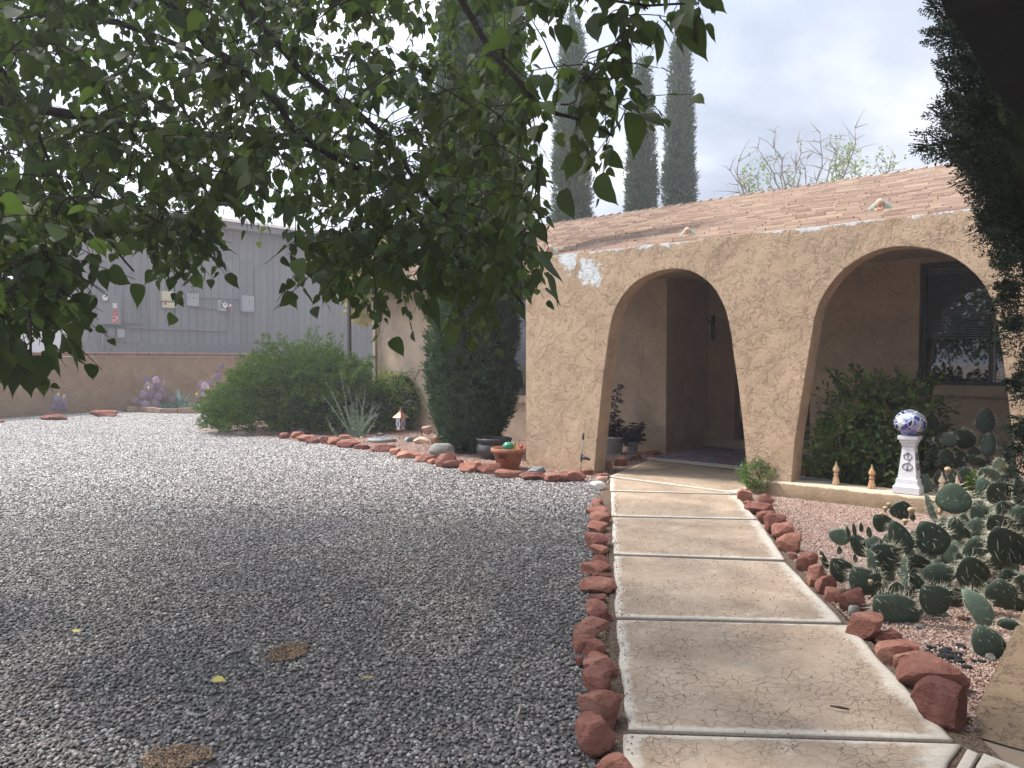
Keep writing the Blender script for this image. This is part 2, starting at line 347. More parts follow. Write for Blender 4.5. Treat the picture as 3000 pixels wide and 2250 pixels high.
def cactus(name, lo, hi, tinge):
    m = MT(name, .6, .3)
    col = m.ramp(m.noise(9, 5, .6), [(.3, lo), (.7, hi)])
    hs = m.n('ShaderNodeHueSaturation'); m.l(m.mix(m.math('MULTIPLY', m.noise(3, 3), .5), col, tinge), hs.inputs['Color']); m.l(m.math('ADD', m.math('MULTIPLY', m.rnd(), .7), .65), hs.inputs['Value'])
    sp = m.ramp(m.vor(1, 'F1', m.scaled((9, 9, 9))), [(.03, 0.0), (.075, 1.0)])
    m.color(m.mix(sp, (.05, .045, .03), hs.outputs[0])); m.bump(m.noise(30, 3), .002, .4); return m.m
M['pad'] = cactus('green_cactus_pad', (.032, .054, .036), (.068, .10, .062), (.055, .07, .06))
M['padlight'] = cactus('pale_cactus_pad', (.085, .13, .095), (.14, .19, .14), (.09, .14, .09))
M['padpurple'] = cactus('violet_cactus_pad', (.24, .17, .24), (.36, .28, .37), (.26, .21, .28))
M['spine'] = simple('pale_cactus_spine', (.62, .58, .44), .6)
M['flower'] = simple('yellow_cactus_flower', (.75, .6, .12), .6)
M['bud'] = simple('cream_cactus_bud', (.46, .33, .2), .8, var=.35, sc=60)
def shingle():
    m = MT('tan_asphalt_shingle', .95, .1)
    r_ = m.island(); c = m.ramp(r_, [(0, (.25, .17, .13)), (.25, (.33, .23, .175)), (.5, (.375, .27, .205)), (.8, (.42, .315, .235)), (1, (.5, .39, .285))])
    m.color(m.mix(m.math('MULTIPLY', m.noise(120, 4, .8), .5), c, (.26, .18, .15))); m.bump(m.noise(200, 3), .002, .6); return m.m
M['shingle'] = shingle()
def siding():
    m = MT('grey_painted_board', .7, .25)
    st = m.scaled((6, 6, .8)); c = m.noise(1.4, 4, .6, 0, st)
    m.color(m.ramp(m.math('ADD', m.math('MULTIPLY', c, .7), m.math('MULTIPLY', m.rnd(), .3)), [(.3, (.235, .235, .255)), (.7, (.28, .28, .302))])); m.bump(m.noise(8, 4, .6, 0, st), .002, .5); return m.m
M['siding'] = siding()
M['greypaint'] = simple('grey_paint', (.255, .255, .275), .6, .3, var=.04)
M['greypaintlt'] = simple('light_grey_enclosure', (.40, .42, .45), .5, .4, var=.04)
M['whitepaint'] = simple('white_paint', (.72, .72, .72), .5, .4, var=.04)
M['cream'] = simple('cream_enclosure', (.62, .60, .44), .5, .4, var=.04)
M['red'] = simple('red_sticker', (.55, .045, .04), .5, var=.05)
M['label'] = simple('white_sticker', (.75, .75, .75), .5, var=.03)
M['ink'] = simple('dark_print', (.05, .05, .06), .6)
def brick(name, c0, c1):
    m = MT(name, .9, .15); m.color(m.mix(m.noise(12, 6, .7), m.ramp(m.rnd(), [(0, c0), (1, c1)]), tuple(x*.6 for x in c0))); m.bump(m.noise(40, 5), .005, .7); return m.m
M['coping'] = brick('red_coping_brick', (.30, .125, .09), (.42, .2, .145))
M['block'] = brick('pinkish_block', (.36, .25, .19), (.46, .34, .27))
M['mortar'] = simple('white_mortar', (.62, .58, .54), .9)
M['header'] = simple('shade_dark_header', (.026, .03, .038), .9, .05)  # dark base colour stands in for the unlit arch face
M['fascia'] = simple('brown_fascia', (.13, .095, .08), .7)
M['soffit'] = simple('porch_soffit', (.42, .34, .25), .85)
M['downspout'] = simple('tan_metal', (.36, .29, .2), .5)
M['wood'] = simple('orange_brown_slat', (.42, .2, .09), .7, sc=15, var=.3)
M['darkwood'] = simple('dark_post', (.05, .04, .035), .8)
M['darkframe'] = simple('dark_bronze_frame', (.035, .033, .035), .45, .5)
M['alu'] = simple('grey_aluminium', (.30, .31, .33), .4, .5)
M['blind'] = simple('white_blind_slat', (.55, .56, .58), .7)
M['interior'] = simple('dim_room', (.03, .03, .035), .9)
M['roomthing'] = simple('pale_driftwood', (.3, .22, .15), .9)
def glass():
    m = MT('window_glass', .03, .5); m.color((.5, .55, .6)); m.b.inputs['Transmission Weight'].default_value = 0
    tr = m.n('ShaderNodeBsdfTransparent'); tr.inputs[0].default_value = (.75, .78, .82, 1); gl = m.n('ShaderNodeBsdfGlossy'); gl.inputs['Roughness'].default_value = .02
    fr = m.n('ShaderNodeFresnel'); fr.inputs[0].default_value = 1.9; ms = m.n('ShaderNodeMixShader'); m.l(fr.outputs[0], ms.inputs[0]); m.l(tr.outputs[0], ms.inputs[1]); m.l(gl.outputs[0], ms.inputs[2]); m.l(ms.outputs[0], m.out.inputs[0]); return m.m
M['glass'] = glass()
def ornate_white():
    m = MT('weathered_white_cast_stone', .75, .25)
    st = m.scaled((6, 6, 90)); m.color(m.mix(m.ramp(m.noise(1.5, 5, .6, 0, st), [(.4, .5), (.62, 0.0)]), (.74, .74, .76), (.5, .5, .53))); m.bump(m.noise(1.2, 4, .6, 0, st), .003, .6); return m.m
M['castwhite'] = ornate_white()
M['iron'] = simple('grey_scroll_iron', (.10, .10, .11), .6)
def rust():
    m = MT('rusty_cream_paint', .85, .2); m.color(m.ramp(m.math('ADD', m.math('MULTIPLY', m.noise(55, 5, .7), .8), m.math('MULTIPLY', m.rnd(), .3)), [(.35, (.60, .50, .36)), (.55, (.50, .36, .22)), (.72, (.38, .17, .08))])); m.bump(m.noise(70, 4), .004, .7); return m.m
M['rust'] = rust()
def mosaic():
    m = MT('mirror_mosaic', .08, .8)
    g = m.vor(16, 'DISTANCE_TO_EDGE'); c = m.vor(16, 'F1', out='Color'); sx = m.n('ShaderNodeSeparateColor'); m.l(c, sx.inputs[0])
    col = m.ramp(sx.outputs[0], [(0, (.02, .02, .06)), (.25, (.10, .09, .45)), (.42, (.06, .06, .16)), (.58, (.30, .33, .62)), (.75, (.55, .62, .7)), (1, (.75, .8, .85))])
    gm = m.ramp(g, [(.03, 1.0), (.06, 0.0)]); m.color(m.mix(gm, col, (.5, .53, .57)))
    m.l(m.math('ADD', m.math('MULTIPLY', gm, .7), .12), m.b.inputs['Roughness']); m.l(m.math('MULTIPLY', m.math('SUBTRACT', 1.0, gm), .65), m.b.inputs['Metallic'])
    m.bump(m.math('ADD', m.math('MULTIPLY', sx.outputs[1], .5), m.math('SUBTRACT', 1.0, gm)), .006, .7); return m.m
M['mosaic'] = mosaic()
M['terracotta'] = simple('terracotta', (.34, .145, .085), .8, .2, var=.2, sc=14)
M['incised'] = simple('incised_dark_clay', (.10, .04, .025), .9)
def glaze():
    m = MT('dark_glazed_ceramic', .35, .5); v = m.vor(1, 'F1', m.scaled((38, 38, 55))); m.color(m.ramp(v, [(.1, (.075, .07, .075)), (.6, (.03, .028, .03))])); m.bump(v, .004, -.8 if False else .8); return m.m
M['glaze'] = glaze()
M['copper'] = simple('weathered_copper', (.42, .22, .15), .45, .5, .5)
M['frost'] = simple('frosted_panel', (.62, .62, .66), .5)
M['whitepot'] = simple('white_plastic', (.6, .62, .66), .5)
M['greenglass'] = simple('green_glass', (.02, .22, .12), .1, .8)
M['redglass'] = simple('red_glass', (.5, .03, .02), .15, .8)
M['cherubskin'] = simple('peach_clay', (.56, .34, .24), .85, sc=40)
M['cherubwing'] = simple('sage_green_clay', (.38, .42, .34), .85, sc=40)
M['door'] = simple('dark_brown_door', (.06, .045, .035), .5)
def rug():
    m = MT('woven_rag_rug', .95, .05)
    st = m.n('ShaderNodeVectorMath'); st.operation = 'DOT_PRODUCT'; m.l(m.co, st.inputs[0]); st.inputs[1].default_value = tuple(N)
    su = m.n('ShaderNodeVectorMath'); su.operation = 'DOT_PRODUCT'; m.l(m.co, su.inputs[0]); su.inputs[1].default_value = tuple(U)
    cb = m.n('ShaderNodeCombineXYZ'); m.l(m.math('MULTIPLY', st.outputs['Value'], 26), cb.inputs[0]); m.l(m.math('MULTIPLY', su.outputs['Value'], 3.2), cb.inputs[1])
    c = m.noise(1.2, 3, .6, .2, cb.outputs[0])
    m.color(m.ramp(c, [(.3, (.06, .07, .13)), (.40, (.16, .22, .36)), (.46, (.07, .07, .11)), (.53, (.34, .12, .10)), (.58, (.10, .12, .2)), (.64, (.3, .36, .46)), (.7, (.55, .52, .12))])); m.bump(m.noise(5, 3, .5, 0, cb.outputs[0]), .01, .8); return m.m
M['rug'] = rug()
M['rooftile'] = simple('red_roof_tile', (.35, .12, .07), .9, var=.3)
M['farbrick'] = simple('tan_brick', (.36, .23, .16), .9, var=.2)
# ------------------------------------------------------------------ ground
def sheet(name, pts, z, mat, kind='structure'):
    bm = bmesh.new(); vs_ = [bm.verts.new((p.x, p.y, z)) for p in pts]; f = bm.faces.new(vs_)
    if f.normal.z < 0: f.normal_flip()
    bmesh.ops.triangulate(bm, faces=bm.faces); me = bpy.data.meshes.new(name); bm.to_mesh(me); bm.free()
    for p_ in me.polygons:
        if p_.normal.z < 0: p_.flip()
    o, _ = link(name, me, mat); o['kind'] = kind; return o
S = 160
sheet('ground', [Vector((-S, -S, 0)), Vector((S, -S, 0)), Vector((S, S, 0)), Vector((-S, S, 0))], -.008, M['earth'])
bedline = [(1765, 1398), (1715, 1412), (1665, 1414), (1597, 1409), (1528, 1402), (1472, 1389), (1410, 1385), (1360, 1373), (1334, 1370), (1280, 1362), (1231, 1344), (1160, 1330), (1083, 1324), (987, 1311), (936, 1300), (868, 1293), (818, 1286)]
leftline = [(1745, 2400), (1745, 2200), (1755, 2100), (1752, 1990), (1735, 1900), (1752, 1800), (1755, 1740), (1760, 1660), (1757, 1590), (1760, 1510), (1755, 1460)]
gpoly = [Vector((-2.0, 1.2, 0)), Vector((.33, 1.2, 0))]+[G(*q) for q in leftline+bedline]+[G(700, 1268), G(620, 1240), G(640, 1214), G(480, 1212), G(372, 1209), G(330, 1203), G(0, 1228), Vector((-15, 18.2, 0)), Vector((-15, 1.2, 0))]
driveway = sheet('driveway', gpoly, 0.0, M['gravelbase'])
lbed = [G(*q) for q in bedline]+[A(-8.5, -.5, 0), A(-9.5, 2.4, 0), A(.3, 2.4, 0), A(1.2, 1.6, 0), G(1785, 1386)]
sheet('planting_bed', lbed, .006, M['soil'])
rbed_px = [(2162, 1452), (2224, 1512), (2300, 1620), (2400, 1735), (2475, 1812), (2560, 1880), (2650, 1965), (2760, 2090), (2835, 2155)]
rbed = [G(*q) for q in rbed_px]+[G(2890, 2140), Vector((6.5, 3.2, 0)), Vector((6.5, 5.3, 0)), A(3.1, -.02, 0)]
sheet('gravel_bed', rbed, .012, M['soil'])
sheet('edging_soil', [Vector((.28, 1.2, 0))]+[G(*q) for q in leftline]+[G(1790, 1400), G(1803, 1500), G(1800, 1600), G(1806, 1700), G(1806, 1800), G(1815, 1900), G(1830, 2050), G(1840, 2200), G(1842, 2400), Vector((.5, 1.2, 0))], .004, M['littersoil'])
sheet('porch_bed', [A(3.0, .25, 0), A(8, .25, 0), A(8, 2.4, 0), A(3.0, 2.4, 0)], .008, M['soil'])
# scatter of loose stones
src = {}
def src_collection(name, mat, flat=.55, n=4, sub=1, sharp=False):
    c = bpy.data.collections.new(name)
    for i in range(n):
        bm = bmesh.new(); bmesh.ops.create_icosphere(bm, subdivisions=sub, radius=.5)
        sx, sy = random.uniform(.85, 1.25), random.uniform(.65, .95)
        for v in bm.verts:
            k = 1+(random.uniform(-.22, .22) if sharp else random.uniform(-.10, .10)); v.co = Vector((v.co.x*sx*k, v.co.y*sy*k, v.co.z*flat*k))
        me = bpy.data.meshes.new(name+'_stone'); bm.to_mesh(me); bm.free()
        if not sharp: me.polygons.foreach_set('use_smooth', [True]*len(me.polygons))
        me.materials.append(mat); o = bpy.data.objects.new(name+'_stone', me); c.objects.link(o)
    return c
def scatter(name, pts, z, dens, smin, smax, coll, label, seed=1, tilt=.45, zj=.006, mesh=None):
    if mesh is None:
        bm = bmesh.new(); f = bm.faces.new([bm.verts.new((p.x, p.y, 0)) for p in pts]); bmesh.ops.triangulate(bm, faces=bm.faces)
        me = bpy.data.meshes.new(name); bm.to_mesh(me); bm.free()
        for p_ in me.polygons:
            if p_.normal.z < 0: p_.flip()
    o, _ = link(name, me, None); o.location.z = z; tag(o, label, 'gravel', kind='stuff')
    ng = bpy.data.node_groups.new(name+'_nodes', 'GeometryNodeTree')
    ng.interface.new_socket('Geometry', in_out='INPUT', socket_type='NodeSocketGeometry'); ng.interface.new_socket('Geometry', in_out='OUTPUT', socket_type='NodeSocketGeometry')
    a = ng.nodes.new; l = ng.links.new
    gi = a('NodeGroupInput'); go = a('NodeGroupOutput'); dp = a('GeometryNodeDistributePointsOnFaces'); dp.inputs['Density'].default_value = dens; dp.inputs['Seed'].default_value = seed
    ip = a('GeometryNodeInstanceOnPoints'); ci = a('GeometryNodeCollectionInfo'); ci.inputs['Collection'].default_value = coll; ci.inputs['Separate Children'].default_value = True; ci.inputs['Reset Children'].default_value = True
    ip.inputs['Pick Instance'].default_value = True
    rr = a('FunctionNodeRandomValue'); rr.data_type = 'FLOAT_VECTOR'; rr.inputs[0].default_value = (-tilt, -tilt, 0); rr.inputs[1].default_value = (tilt, tilt, 6.283)
    rs = a('FunctionNodeRandomValue'); rs.data_type = 'FLOAT'; rs.inputs[2].default_value = smin; rs.inputs[3].default_value = smax; rs.inputs['Seed'].default_value = 5
    sp2 = a('GeometryNodeSetPosition'); ro = a('FunctionNodeRandomValue'); ro.data_type = 'FLOAT_VECTOR'; ro.inputs[0].default_value = (0, 0, 0); ro.inputs[1].default_value = (0, 0, zj); ro.inputs['Seed'].default_value = 9
    l(gi.outputs[0], dp.inputs['Mesh']); l(dp.outputs['Points'], sp2.inputs['Geometry']); l(ro.outputs[0], sp2.inputs['Offset'])
    l(sp2.outputs[0], ip.inputs['Points']); l(ci.outputs[0], ip.inputs['Instance']); l(rr.outputs[0], ip.inputs['Rotation']); l(rs.outputs[1], ip.inputs['Scale']); l(ip.outputs[0], go.inputs[0])
    md = o.modifiers.new('scatter', 'NODES'); md.node_group = ng
    return o
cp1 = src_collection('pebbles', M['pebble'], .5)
cp2 = src_collection('flare_paled_pebbles', M['pebble_far'], .6)
cp3 = src_collection('pink_chips', M['pinkpeb'], .7, sharp=True)
cp4 = src_collection('seed_litter', M['debris'], .3, sharp=True)
# split the driveway at Y = 7.5
def clipY(pts, y0, keep_near):
    out = []
    for i, a_ in enumerate(pts):
        b_ = pts[(i+1) % len(pts)]; ia = (a_.y < y0) == keep_near; ib = (b_.y < y0) == keep_near
        if ia: out.append(a_)
        if ia != ib: t = (y0-a_.y)/(b_.y-a_.y); out.append(a_.lerp(b_, t))
    return out
vis = [p for p in clipY(gpoly, 7.0, True)]
vis = [Vector((max(p.x, -5.2), max(p.y, 2.35), 0)) for p in vis]
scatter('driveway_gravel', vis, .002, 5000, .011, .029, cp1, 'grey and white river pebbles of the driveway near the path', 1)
scatter('driveway_gravel', clipY([Vector((max(p.x, -13.5), p.y, 0)) for p in gpoly], 7.0, False), .002, 2600, .017, .037, cp2, 'river pebbles of the driveway toward the boundary wall, paled for lens flare', 2)
scatter('pink_gravel', rbed, .014, 9000, .008, .018, cp3, 'pink crushed stone in the cactus bed', 3, .8)
scatter('pink_gravel', lbed, .008, 1800, .014, .028, cp3, 'pink crushed stone in the planting bed before the house', 4, .8)
scatter('edging_litter', [G(1720, 2240), G(1745, 1800), G(1750, 1500), G(1795, 1500), G(1806, 1800), G(1840, 2240)], .006, 5000, .008, .02, cp4, 'brown dry litter between the left edging rocks', 6, 1)
scatter('edging_litter', [G(*q) for q in rbed_px]+[G(q[0]+95, q[1]-8) for q in rbed_px[::-1]], .014, 4200, .008, .02, cp4, 'brown dry litter along the right edging rocks', 7, 1)
scatter('path_grit', [G(1835, 2240), G(2640, 2240), G(2470, 1830), G(2160, 1460), G(1795, 1440), G(1806, 1800)], .036, 120, .003, .010, cp4, 'fine brown grit and seed specks lying on the path slabs', 12, 1)
scatter('path_grit', [G(1835, 2240), G(1860, 2240), G(1826, 1815), G(1808, 1440), G(1792, 1440), G(1803, 1800)], .036, 1300, .004, .012, cp4, 'brown grit blown along the left edge of the path slabs', 13, 1)
def blob(px, py, rx, ry, n=18):
    c = G(px, py); return [c+Vector((rx*math.cos(t)*random.uniform(.8, 1.15), ry*math.sin(t)*random.uniform(.8, 1.15), 0)) for t in [2*math.pi*k/n for k in range(n)]]
scatter('seed_patch', blob(842, 1922, .1, .12), .018, 26000, .006, .013, cp4, 'round patch of brown seed litter on the gravel in open driveway', 8, 1)
scatter('seed_patch', blob(520, 2232, .13, .09), .018, 26000, .006, .013, cp4, 'round patch of brown seed litter at the bottom of the driveway', 9, 1)
# ------------------------------------------------------------------ concrete path
path = thing('concrete_path', None, None, G(1900, 1500)); path['kind'] = 'structure'
def slab(pts, z=.034, n=22, parent=path, name='slab', t=.12):
    """pts: four ground corners FL, FR, BR, BL"""
    FL, FR, BR, BL = pts; bm = bmesh.new(); lay = bm.verts.layers.float.new('edge'); g = []
    W = (FR-FL).length; L = (BL-FL).length; base = wl(parent)
    us = [0, .012]+[.03+.94*i/(n-4) for i in range(n-3)]+[.988, 1]
    for j, b in enumerate(us):
        row = []
        for i, a in enumerate(us):
            q = FL.lerp(FR, a).lerp(BL.lerp(BR, a), b); e_ = min(a*W, (1-a)*W*.55, b*L*1.3, (1-b)*L*1.3)
            zz_ = z-(.007 if (i in (0, len(us)-1) or j in (0, len(us)-1)) else (.0015 if (i in (1, len(us)-2) or j in (1, len(us)-2)) else 0))
            wob = .012*noise.noise(q*6) if i in (0, len(us)-1) else 0
            v = bm.verts.new((q.x+wob-base.x, q.y-base.y, zz_)); v[lay] = e_; row.append(v)
        g.append(row)
    for j in range(len(g)-1):
        for i in range(len(g)-1): bm.faces.new((g[j][i], g[j][i+1], g[j+1][i+1], g[j+1][i])).smooth = True
    ring = g[0][:]+[r_[-1] for r_ in g[1:]]+g[-1][-2::-1]+[r_[0] for r_ in g[-2:0:-1]]
    low = [bm.verts.new((v.co.x, v.co.y, z-t)) for v in ring]
    for k in range(len(ring)): k2 = (k+1) % len(ring); bm.faces.new((ring[k], low[k], low[k2], ring[k2]))
    bm.normal_update(); me = bpy.data.meshes.new(name); bm.to_mesh(me); bm.free(); return link(name, me, M['concrete'], parent)[0]
Z = .034
Q = lambda *a: [G(x, y, Z) for x, y in a]
slab(Q((1837, 2132), (2790, 2162), (2489, 1828), (1803, 1813)))
slab(Q((1804, 1804), (2470, 1820), (2302, 1645), (1799, 1626)))
slab(Q((1799, 1620), (2299, 1637), (2223, 1523), (1793, 1514)))
slab(Q((1792, 1509), (2217, 1519), (2160, 1450), (1790, 1440)))
slab(Q((1789, 1436), (2150, 1446), (2140, 1444), (1788, 1400)))
slab(Q((1785, 1395), (2158, 1443), (2300, 1396), (1900, 1347)), z=.036)
slab([G(1827, 2420, Z), G(2660, 2440, Z), G(2812, 2176, Z), G(1830, 2146, Z)])
slab([G(2690, 2440, Z), G(2730, 2440, Z), G(2868, 2204, Z), G(2836, 2190, Z)], n=8)
slab([G(2770, 2440, Z), G(3300, 2440, Z), G(3200, 2330, Z), G(2880, 2202, Z)], n=10)
sheet('path_base', [G(1790, 2600), G(3400, 2700), G(2868, 2170), G(2480, 1825), G(2210, 1520), G(2165, 1452), G(2260, 1455), A(3.0, .3, 0), A(3.0, 1.5, 0), A(.87, 1.6, 0), A(.87, .3, 0), G(1783, 1395)], .016, M['littersoil'])
mb = MB(); mb.abox(.9, 2.9, 1.62, 3.7, .0, .045); porchfloor = structure(mb.build('porch_floor', M['concrete'], None, A(.9, 1.6, 0)))
# ------------------------------------------------------------------ house
house = thing('stucco_house', 'tan stucco house with two flared arches and a shingle roof', 'house', A(0, 0, 0))
def cat_rom(pts, k=4):
    out = []
    for i in range(len(pts)-1):
        p0, p1, p2, p3 = pts[max(i-1, 0)], pts[i], pts[i+1], pts[min(i+2, len(pts)-1)]
        for j in range(k):
            t = j/k; out.append(tuple(.5*((2*p1[c])+(-p0[c]+p2[c])*t+(2*p0[c]-5*p1[c]+4*p2[c]-p3[c])*t*t+(-p0[c]+3*p1[c]-3*p2[c]+p3[c])*t**3) for c in (0, 1)))
    out.append(pts[-1]); return out
def c3(x, y): return UZ(1500+x*.5424, 600+y*.5424, 0)
def c4(x, y): return UZ(2200+x*.5424, 600+y*.5424, 0)
a1 = [c3(*q) for q in [(443, 1445), (460, 1260), (485, 1000), (510, 800), (534, 640), (570, 535), (640, 440), (720, 385), (800, 355), (890, 345), (970, 360), (1040, 400), (1100, 462), (1150, 560), (1180, 680), (1200, 830), (1225, 1000), (1248, 1200), (1266, 1400)]]
a2 = [c4(*q) for q in [(225, 1430), (235, 1300), (265, 1100), (300, 880), (330, 700), (350, 590), (390, 490), (470, 380), (560, 305), (680, 245), (820, 224), (960, 238), (1080, 278), (1180, 345), (1258, 430), (1308, 530), (1332, 640), (1352, 760), (1378, 950), (1402, 1150), (1430, 1350)]]
a1 = [(a1[0][0]-.01, 0)]+cat_rom(a1, 3)+[(a1[-1][0]+.03, 0)]
a2 = [(a2[0][0]-.03, 0)]+cat_rom(a2, 3)+[(a2[-1][0]+.05, 0)]
TOP = 2.80
outer = [(0, 0), (0, TOP-.05)]+[(.12+i*.25, TOP-.02+.02*noise.noise(Vector((i*1.7, 0, 0)))) for i in range(34)]+[(8.6, 0)]
poly = outer+a2[::-1]+a1[::-1]
def arcmesh(poly, fn, thick_vec, name, mat, parent):
    bm = bmesh.new(); base = wl(parent)
    vs_ = [bm.verts.new(fn(a, b)-base) for a, b in poly]; f = bm.faces.new(vs_)
    r_ = bmesh.ops.extrude_face_region(bm, geom=[f])
    bmesh.ops.translate(bm, vec=thick_vec, verts=[v for v in r_['geom'] if isinstance(v, bmesh.types.BMVert)])
    big = [g for g in bm.faces if len(g.verts) > 4]
    edges = set(e_ for g in big for e_ in g.edges)
    bmesh.ops.recalc_face_normals(bm, faces=bm.faces)
    bmesh.ops.triangulate(bm, faces=big); bmesh.ops.recalc_face_normals(bm, faces=bm.faces)
    be = [e_ for e_ in bm.edges if e_.is_valid and len(e_.link_faces) == 2 and 1.2 < e_.calc_face_angle(0) < 2]
    bmesh.ops.bevel(bm, geom=be, offset=.012, segments=2, affect='EDGES', clamp_overlap=True)
    me = bpy.data.meshes.new(name); bm.to_mesh(me); bm.free(); return link(name, me, mat, parent)[0]
arcmesh(poly, lambda a, b: A(a, 0, b), N*.24, 'arcade_wall', M['stucco'], house)
# main wall with its openings
V0, V1 = 2.4, 2.58
mb = MB()
WT = 2.86
mb.abox(-6.15, -3.5, V0, V1, 0, WT)
mb.abox(-3.5, -1.5, V0, V1, 0, .80); mb.abox(-3.5, -1.5, V0, V1, 2.52, WT)
mb.abox(-1.5, .74, V0, V1, 0, WT)
mb.abox(2.90, 4.2, V0, V1, 0, WT)
mb.abox(4.2, 6.2, V0, V1, 0, 1.14); mb.abox(4.2, 6.2, V0, V1, 2.6, WT); mb.abox(6.2, 8.6, V0, V1, 0, WT)
mb.abox(.56, .74, V1, 3.75, 0, WT)              # entry recess
mb.abox(.56, 1.2, 3.75, 3.95, .10, WT); mb.abox(2.6, 2.90, 3.75, 3.95, 0, WT)
mb.abox(1.2, 2.6, 3.75, 3.95, 2.25, WT)
mb.abox(2.90, 3.08, V1, 3.95, 0, WT)
mb.abox(8.42, 8.6, .24, V0, 0, WT)
mb.abox(-6.15, -5.97, V1, 9.5, 0, WT)
mb.build('main_wall', M['stucco_in'], house)
mb = MB(); mb.abox(-.2, 8.6, .242, 2.398, 2.66, 2.70); mb.abox(.745, 2.895, 2.40, 4.2, 2.66, 2.70); mb.build('porch_ceiling', M['soffit'], house)
mb = MB(); mb.abox(.74, 2.9, 3.55, 4.1, .02, .16); mb.build('door_step', M['stucco_in'], house, bevel=.01)
dr = MB().abox(1.32, 2.5, 4.0, 4.05, .16, 2.2).build('door', M['door'], house)
for ua, ub in ((1.2, 1.32), (2.5, 2.6)): MB().abox(ua, ub, 3.955, 4.05, .1, 2.25).build('jamb', M['darkwood'], dr)
MB().abox(1.32, 2.5, 3.93, 3.995, .16, .20).build('threshold', M['alu'], dr)
mb = MB(); mb.ball(A(1.42, 3.97, 1.15), .03); mb.build('handle', M['alu'], dr)
def window(u0, u1, z0, z1, mull, name='window', lab=None, blind_to=.45, thingy=False):
    wn = MB().abox(u0, u1, V1-.02, V1+.0, z0, z1)
    fr = MB(); t = .045
    fr.abox(u0, u1, V0+.06, V1-.04, z0, z0+t); fr.abox(u0, u1, V0+.06, V1-.04, z1-t, z1)
    fr.abox(u0, u0+t, V0+.06, V1-.04, z0+t, z1-t); fr.abox(u1-t, u1, V0+.06, V1-.04, z0+t, z1-t)
    for m_ in mull: fr.abox(m_-.02, m_+.02, V0+.055, V1-.045, z0+t, z1-t)
    f = fr.build(name, M['darkframe'], house)
    if lab: f['label'] = lab
    for m_ in mull: MB().abox(m_+.021, m_+.05, V0+.065, V1-.05, z0+t, z1-t).build('sash_bar', M['alu'], f)
    MB().abox(u0+t, u1-t, V0+.095, V0+.10, z0+t, z1-t).build('pane', M['glass'], f)
    sl_ = MB(); zt = z1-t-.01; nb = int((z1-z0)*blind_to/.026)
    for i in range(nb):
        z_ = zt-i*.026; sl_.abox(u0+t, u1-t, V1-.01, V1-.006+.014, z_-.021, z_-.003)
    sl_.build('blind', M['blind'], f)
    bx = MB(); bx.abox(u0, u1, V1+.9, V1+.92, z0, z1)
    bx.abox(u0-.02, u0, V1+.0, V1+.9, z0, z1); bx.abox(u1, u1+.02, V1, V1+.9, z0, z1); bx.abox(u0, u1, V1, V1+.9, z1, z1+.02); bx.abox(u0, u1, V1, V1+.9, z0-.02, z0)
    bx.build('room', M['interior'], f)
    sm = MB(); sm.abox(u0-.14, u1+.14, V0-.09, V0-.002, z0-.13, z0-.01); sm.build('sill', M['stucco_in'], f, bevel=.015)
    return f
w1 = window(-3.5, -1.5, .80, 2.52, [-2.5], lab='window beside the cypress with its blind drawn down', blind_to=.98)
w2 = window(4.2, 6.2, 1.14, 2.6, [4.94], lab='dark sliding window in the right arch with blind half down', blind_to=.6)
mb = MB(); mb.tube([A(4.75, V1+.1, 1.2), A(4.85, V1+.12, 1.25), A(5.0, V1+.1, 1.22), A(5.3, V1+.1, 1.24)], [.01, .035, .03, .01], 6); mb.build('driftwood', M['roomthing'], w2)
# roof
def roof(u0, u1, v0, z0, v1, z1, name):
    rows = int(math.hypot(v1-v0, z1-z0)/.155); V = []; T = []
    rr = np.random.default_rng(3)
    d = (N*(v1-v0)+Vector((0, 0, z1-z0))).normalized(); nrm = U.cross(d).normalized()
    if nrm.z < 0: nrm = -nrm
    L = math.hypot(v1-v0, z1-z0); st = L/rows
    for i in range(rows):
        u = u0-rr.random()*.3
        while u < u1:
            wd = rr.choice([.12, .2, .3, .38])*rr.uniform(.9, 1.1); a = max(u, u0); b = min(u+wd-.004, u1+.0); u += wd
            if b-a < .02: continue
            j = rr.uniform(-.004, .008)
            lo = A(0, v0, z0)+d*(i*st-rr.uniform(0, .018)); hi = A(0, v0, z0)+d*(i*st+st+.02)
            n0 = len(V); h0 = .036+j; h1 = .002
            for uu, pp, hh in ((a, lo, 0), (b, lo, 0), (a, lo, h0), (b, lo, h0), (a, hi, h1), (b, hi, h1)): V.append(pp+U*uu+nrm*hh)
            T += [(n0, n0+1, n0+3, n0+2), (n0+2, n0+3, n0+5, n0+4), (n0, n0+2, n0+4, n0+4), (n0+1, n0+5, n0+3, n0+3)][:2]
    b_ = MB(); p = lambda u, v, z: A(u, v, z)
    b_.hexa([p(u0, v0, z0-.12), p(u1, v0, z0-.12), p(u1, v1, z1-.12), p(u0, v1, z1-.12), p(u0, v0, z0-.002), p(u1, v0, z0-.002), p(u1, v1, z1-.002), p(u0, v1, z1-.002)])
    rf = b_.build('roof', M['fascia'], house)
    sh = npmesh('shingles', np.array(V), np.array(T), M['shingle'], rf); sh['kind'] = 'stuff'
    return rf
r1 = roof(-.25, 9.5, .245, 2.765, 6.0, 4.50, 'porch')
r2 = roof(-6.45, -.25, 1.85, 2.93, 6.0, 4.50, 'wing')
cap = MB()
V_ = []
k = 0
u = -6.45
caps = MB()
while u < 9.4:
    j = random.uniform(0, .012)
    caps.hexa([A(u, 5.86, 4.46), A(u+.2, 5.86, 4.46), A(u+.2, 6.0, 4.50), A(u, 6.0, 4.50), A(u, 5.86, 4.485+j), A(u+.2, 5.86, 4.51+j), A(u+.2, 6.0, 4.56+j), A(u, 6.0, 4.525+j)]); u += .21
